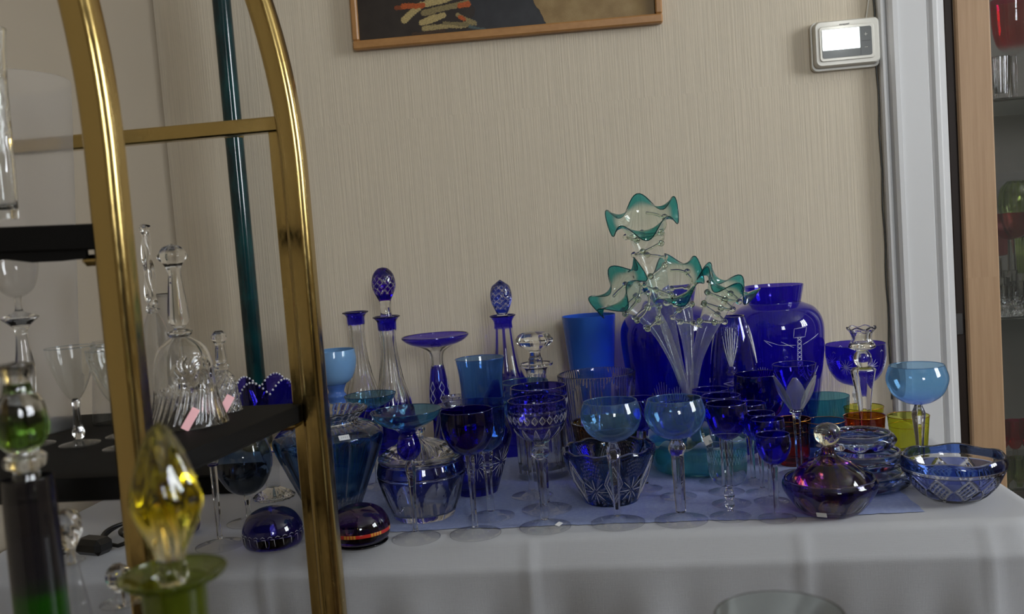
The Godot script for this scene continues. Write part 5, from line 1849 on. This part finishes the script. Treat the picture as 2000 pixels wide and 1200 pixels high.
	var uc := vessel_axis("cut_beaker", "clear beaker with a pebbled cut base on the upper black shelf", "vase", 6, 400, depth_of(up.global_position + Vector3(0, 0, 0.0)), upy)
	o = 0.0
	thick(uc, "body", [[0, 0], [24, 0], [24, 0], [26, 10], [29, 120], [31, 240], [34, 310], [39, 360]], 3, 18, CLEAR, func(th: float, y: float) -> Array: return [2.2 * absf(sin(th * 10 + y * 0.2)) * absf(sin(y * 0.16)) if y > 120 and y < 270 else 0.0, 0.0], 100, 9)

# ---------------------------------------------------------------- near things on a stand before the camera
func front_things() -> void:
	var sb := thing("display_stand", "low dark stand carrying the green bottles in front of the shelves", "stand", Vector3(0, 0, 1.6))
	part(sb, "top", box(Vector3(1.5, 0.03, 0.42), 0.004), M.dark_wood, Vector3(-0.05, STAND_Y - 0.015, -0.02))
	for a in [-1, 1]:
		for b in [-1, 1]:
			part(sb, "leg", box(Vector3(0.04, STAND_Y - 0.03, 0.04)), M.dark_wood, Vector3(-0.05 + a * 0.68, (STAND_Y - 0.03) / 2, -0.02 + b * 0.16))
	# green decanter with a yellow flame stopper
	var y := STAND_Y
	var tt := vessel_axis("flame_decanter", "green decanter with a wide lip and a yellow flame-shaped stopper", "decanter", 338, 1128, 0.50, y)
	var fl := o
	o = 0.0
	var neckw := 62.0
	shell(tt, "body", [[0, 0], [150, 0], [150, 0], [156, 20], [150, fl * 0.35], [100, fl * 0.6], [neckw, fl * 0.72], [neckw, fl - 30], [70, fl - 12], [95, fl], [103, fl + 10]], Color(0.40, 0.45, 0.14), "smoky", 80)
	o = fl
	var swirl := func(th: float, f: float, r: float, yy: float) -> Vector3: return Vector3(r * (1.0 + 0.06 * cos(th * 6)), yy, f * 1.6)
	solid(tt, "stopper", [[0, -10], [26, -10], [26, -10], [28, 10], [26, 40], [48, 90], [66, 140], [64, 178], [44, 235], [22, 280], [0, 305]], func(_th: float, f: float, _y: float) -> Color: return Color(0.80, 0.78, 0.62).lerp(Color(0.62, 0.48, 0.01), smoothstep(0.36, 0.55, f)), 96, swirl, 8)
	# smoky decanter at the edge
	var uu := vessel_axis("smoky_decanter", "dark smoked glass cylinder decanter with a green banded ball stopper", "decanter", 56, 960, 0.60, y)
	fl = o
	o = 0.0
	shell(uu, "body", [[0, 0], [54, 0], [54, 0], [56, 4], [52, fl * 0.5], [48, fl - 3], [44, fl]], func(_th: float, f: float, yy: float) -> Color: return Color(0.02, 0.12, 0.01) if yy < (fl - 190) * s * k else Color(0.035, 0.03, 0.034), "smoky", 64, null, 24)
	o = fl
	solid(uu, "stopper", [[0, -10], [20, -10], [20, -10], [24, 6], [30, 14], [24, 40], [38, 50], [40, 66], [30, 78], [46, 100], [50, 135], [44, 170], [30, 190], [26, 210], [32, 236], [32, 246], [0, 250]], func(_th: float, f: float, _y: float) -> Color:
		if f > 0.5 and f < 0.62 or f > 0.74 and f < 0.8:
			return Color(0.10, 0.22, 0.03)
		return Color(0.34, 0.34, 0.33) if f > 0.84 else Color(0.9, 0.91, 0.88), 64, facets(8, 0.5), 6)
	# clear decanters low at the left
	var vv := vessel_axis("faceted_decanter", "clear decanter with a faceted crystal ball stopper", "decanter", 236, 1178, 0.70, y)
	fl = o
	o = 0.0
	shell(vv, "body", [[0, 0], [54, 0], [54, 0], [58, 6], [56, fl * 0.4], [30, fl * 0.7], [16, fl - 6], [40, fl]], CLEAR, "film", 48)
	o = fl
	var st := solid(vv, "stopper", [[0, -6], [10, -6], [10, -6], [9, 14], [8, 22], [18, 34], [24, 50], [20, 66], [8, 76], [0, 77]], CLEAR, 10, null, 2, "solid", true)
	st.name = "stopper"
	var ww := vessel_axis("swirl_decanter", "slender clear decanter with a swirled bulb stopper", "decanter", 140, 1096, 0.70, y)
	fl = o
	o = 0.0
	shell(ww, "body", [[0, 0], [38, 0], [38, 0], [40, 6], [38, fl * 0.6], [16, fl - 30], [14, fl - 4], [26, fl]], CLEAR, "film", 48)
	o = fl
	solid(ww, "stopper", [[0, -6], [9, -6], [9, -6], [8, 16], [10, 26], [22, 48], [25, 72], [18, 94], [0, 106]], CLEAR, 64, func(th: float, f: float, r: float, yy: float) -> Vector3: return Vector3(r * (1.0 + 0.05 * cos(th * 8)), yy, f * 3.0), 8)
	# rim of a bowl at the bottom of the picture
	var gl := vessel_axis("glass_bowl", "plain greenish glass bowl in front of the hanging cloth", "bowl", 1522, 1202, 0.60, y)
	fl = o
	o = 0.0
	thick(gl, "body", [[0, 0], [70, 0], [70, 0], [80, 6], [118, fl * 0.5], [126, fl]], 4, 12, Color(0.86, 0.92, 0.88), null, 72, 6)
	o = 0.0
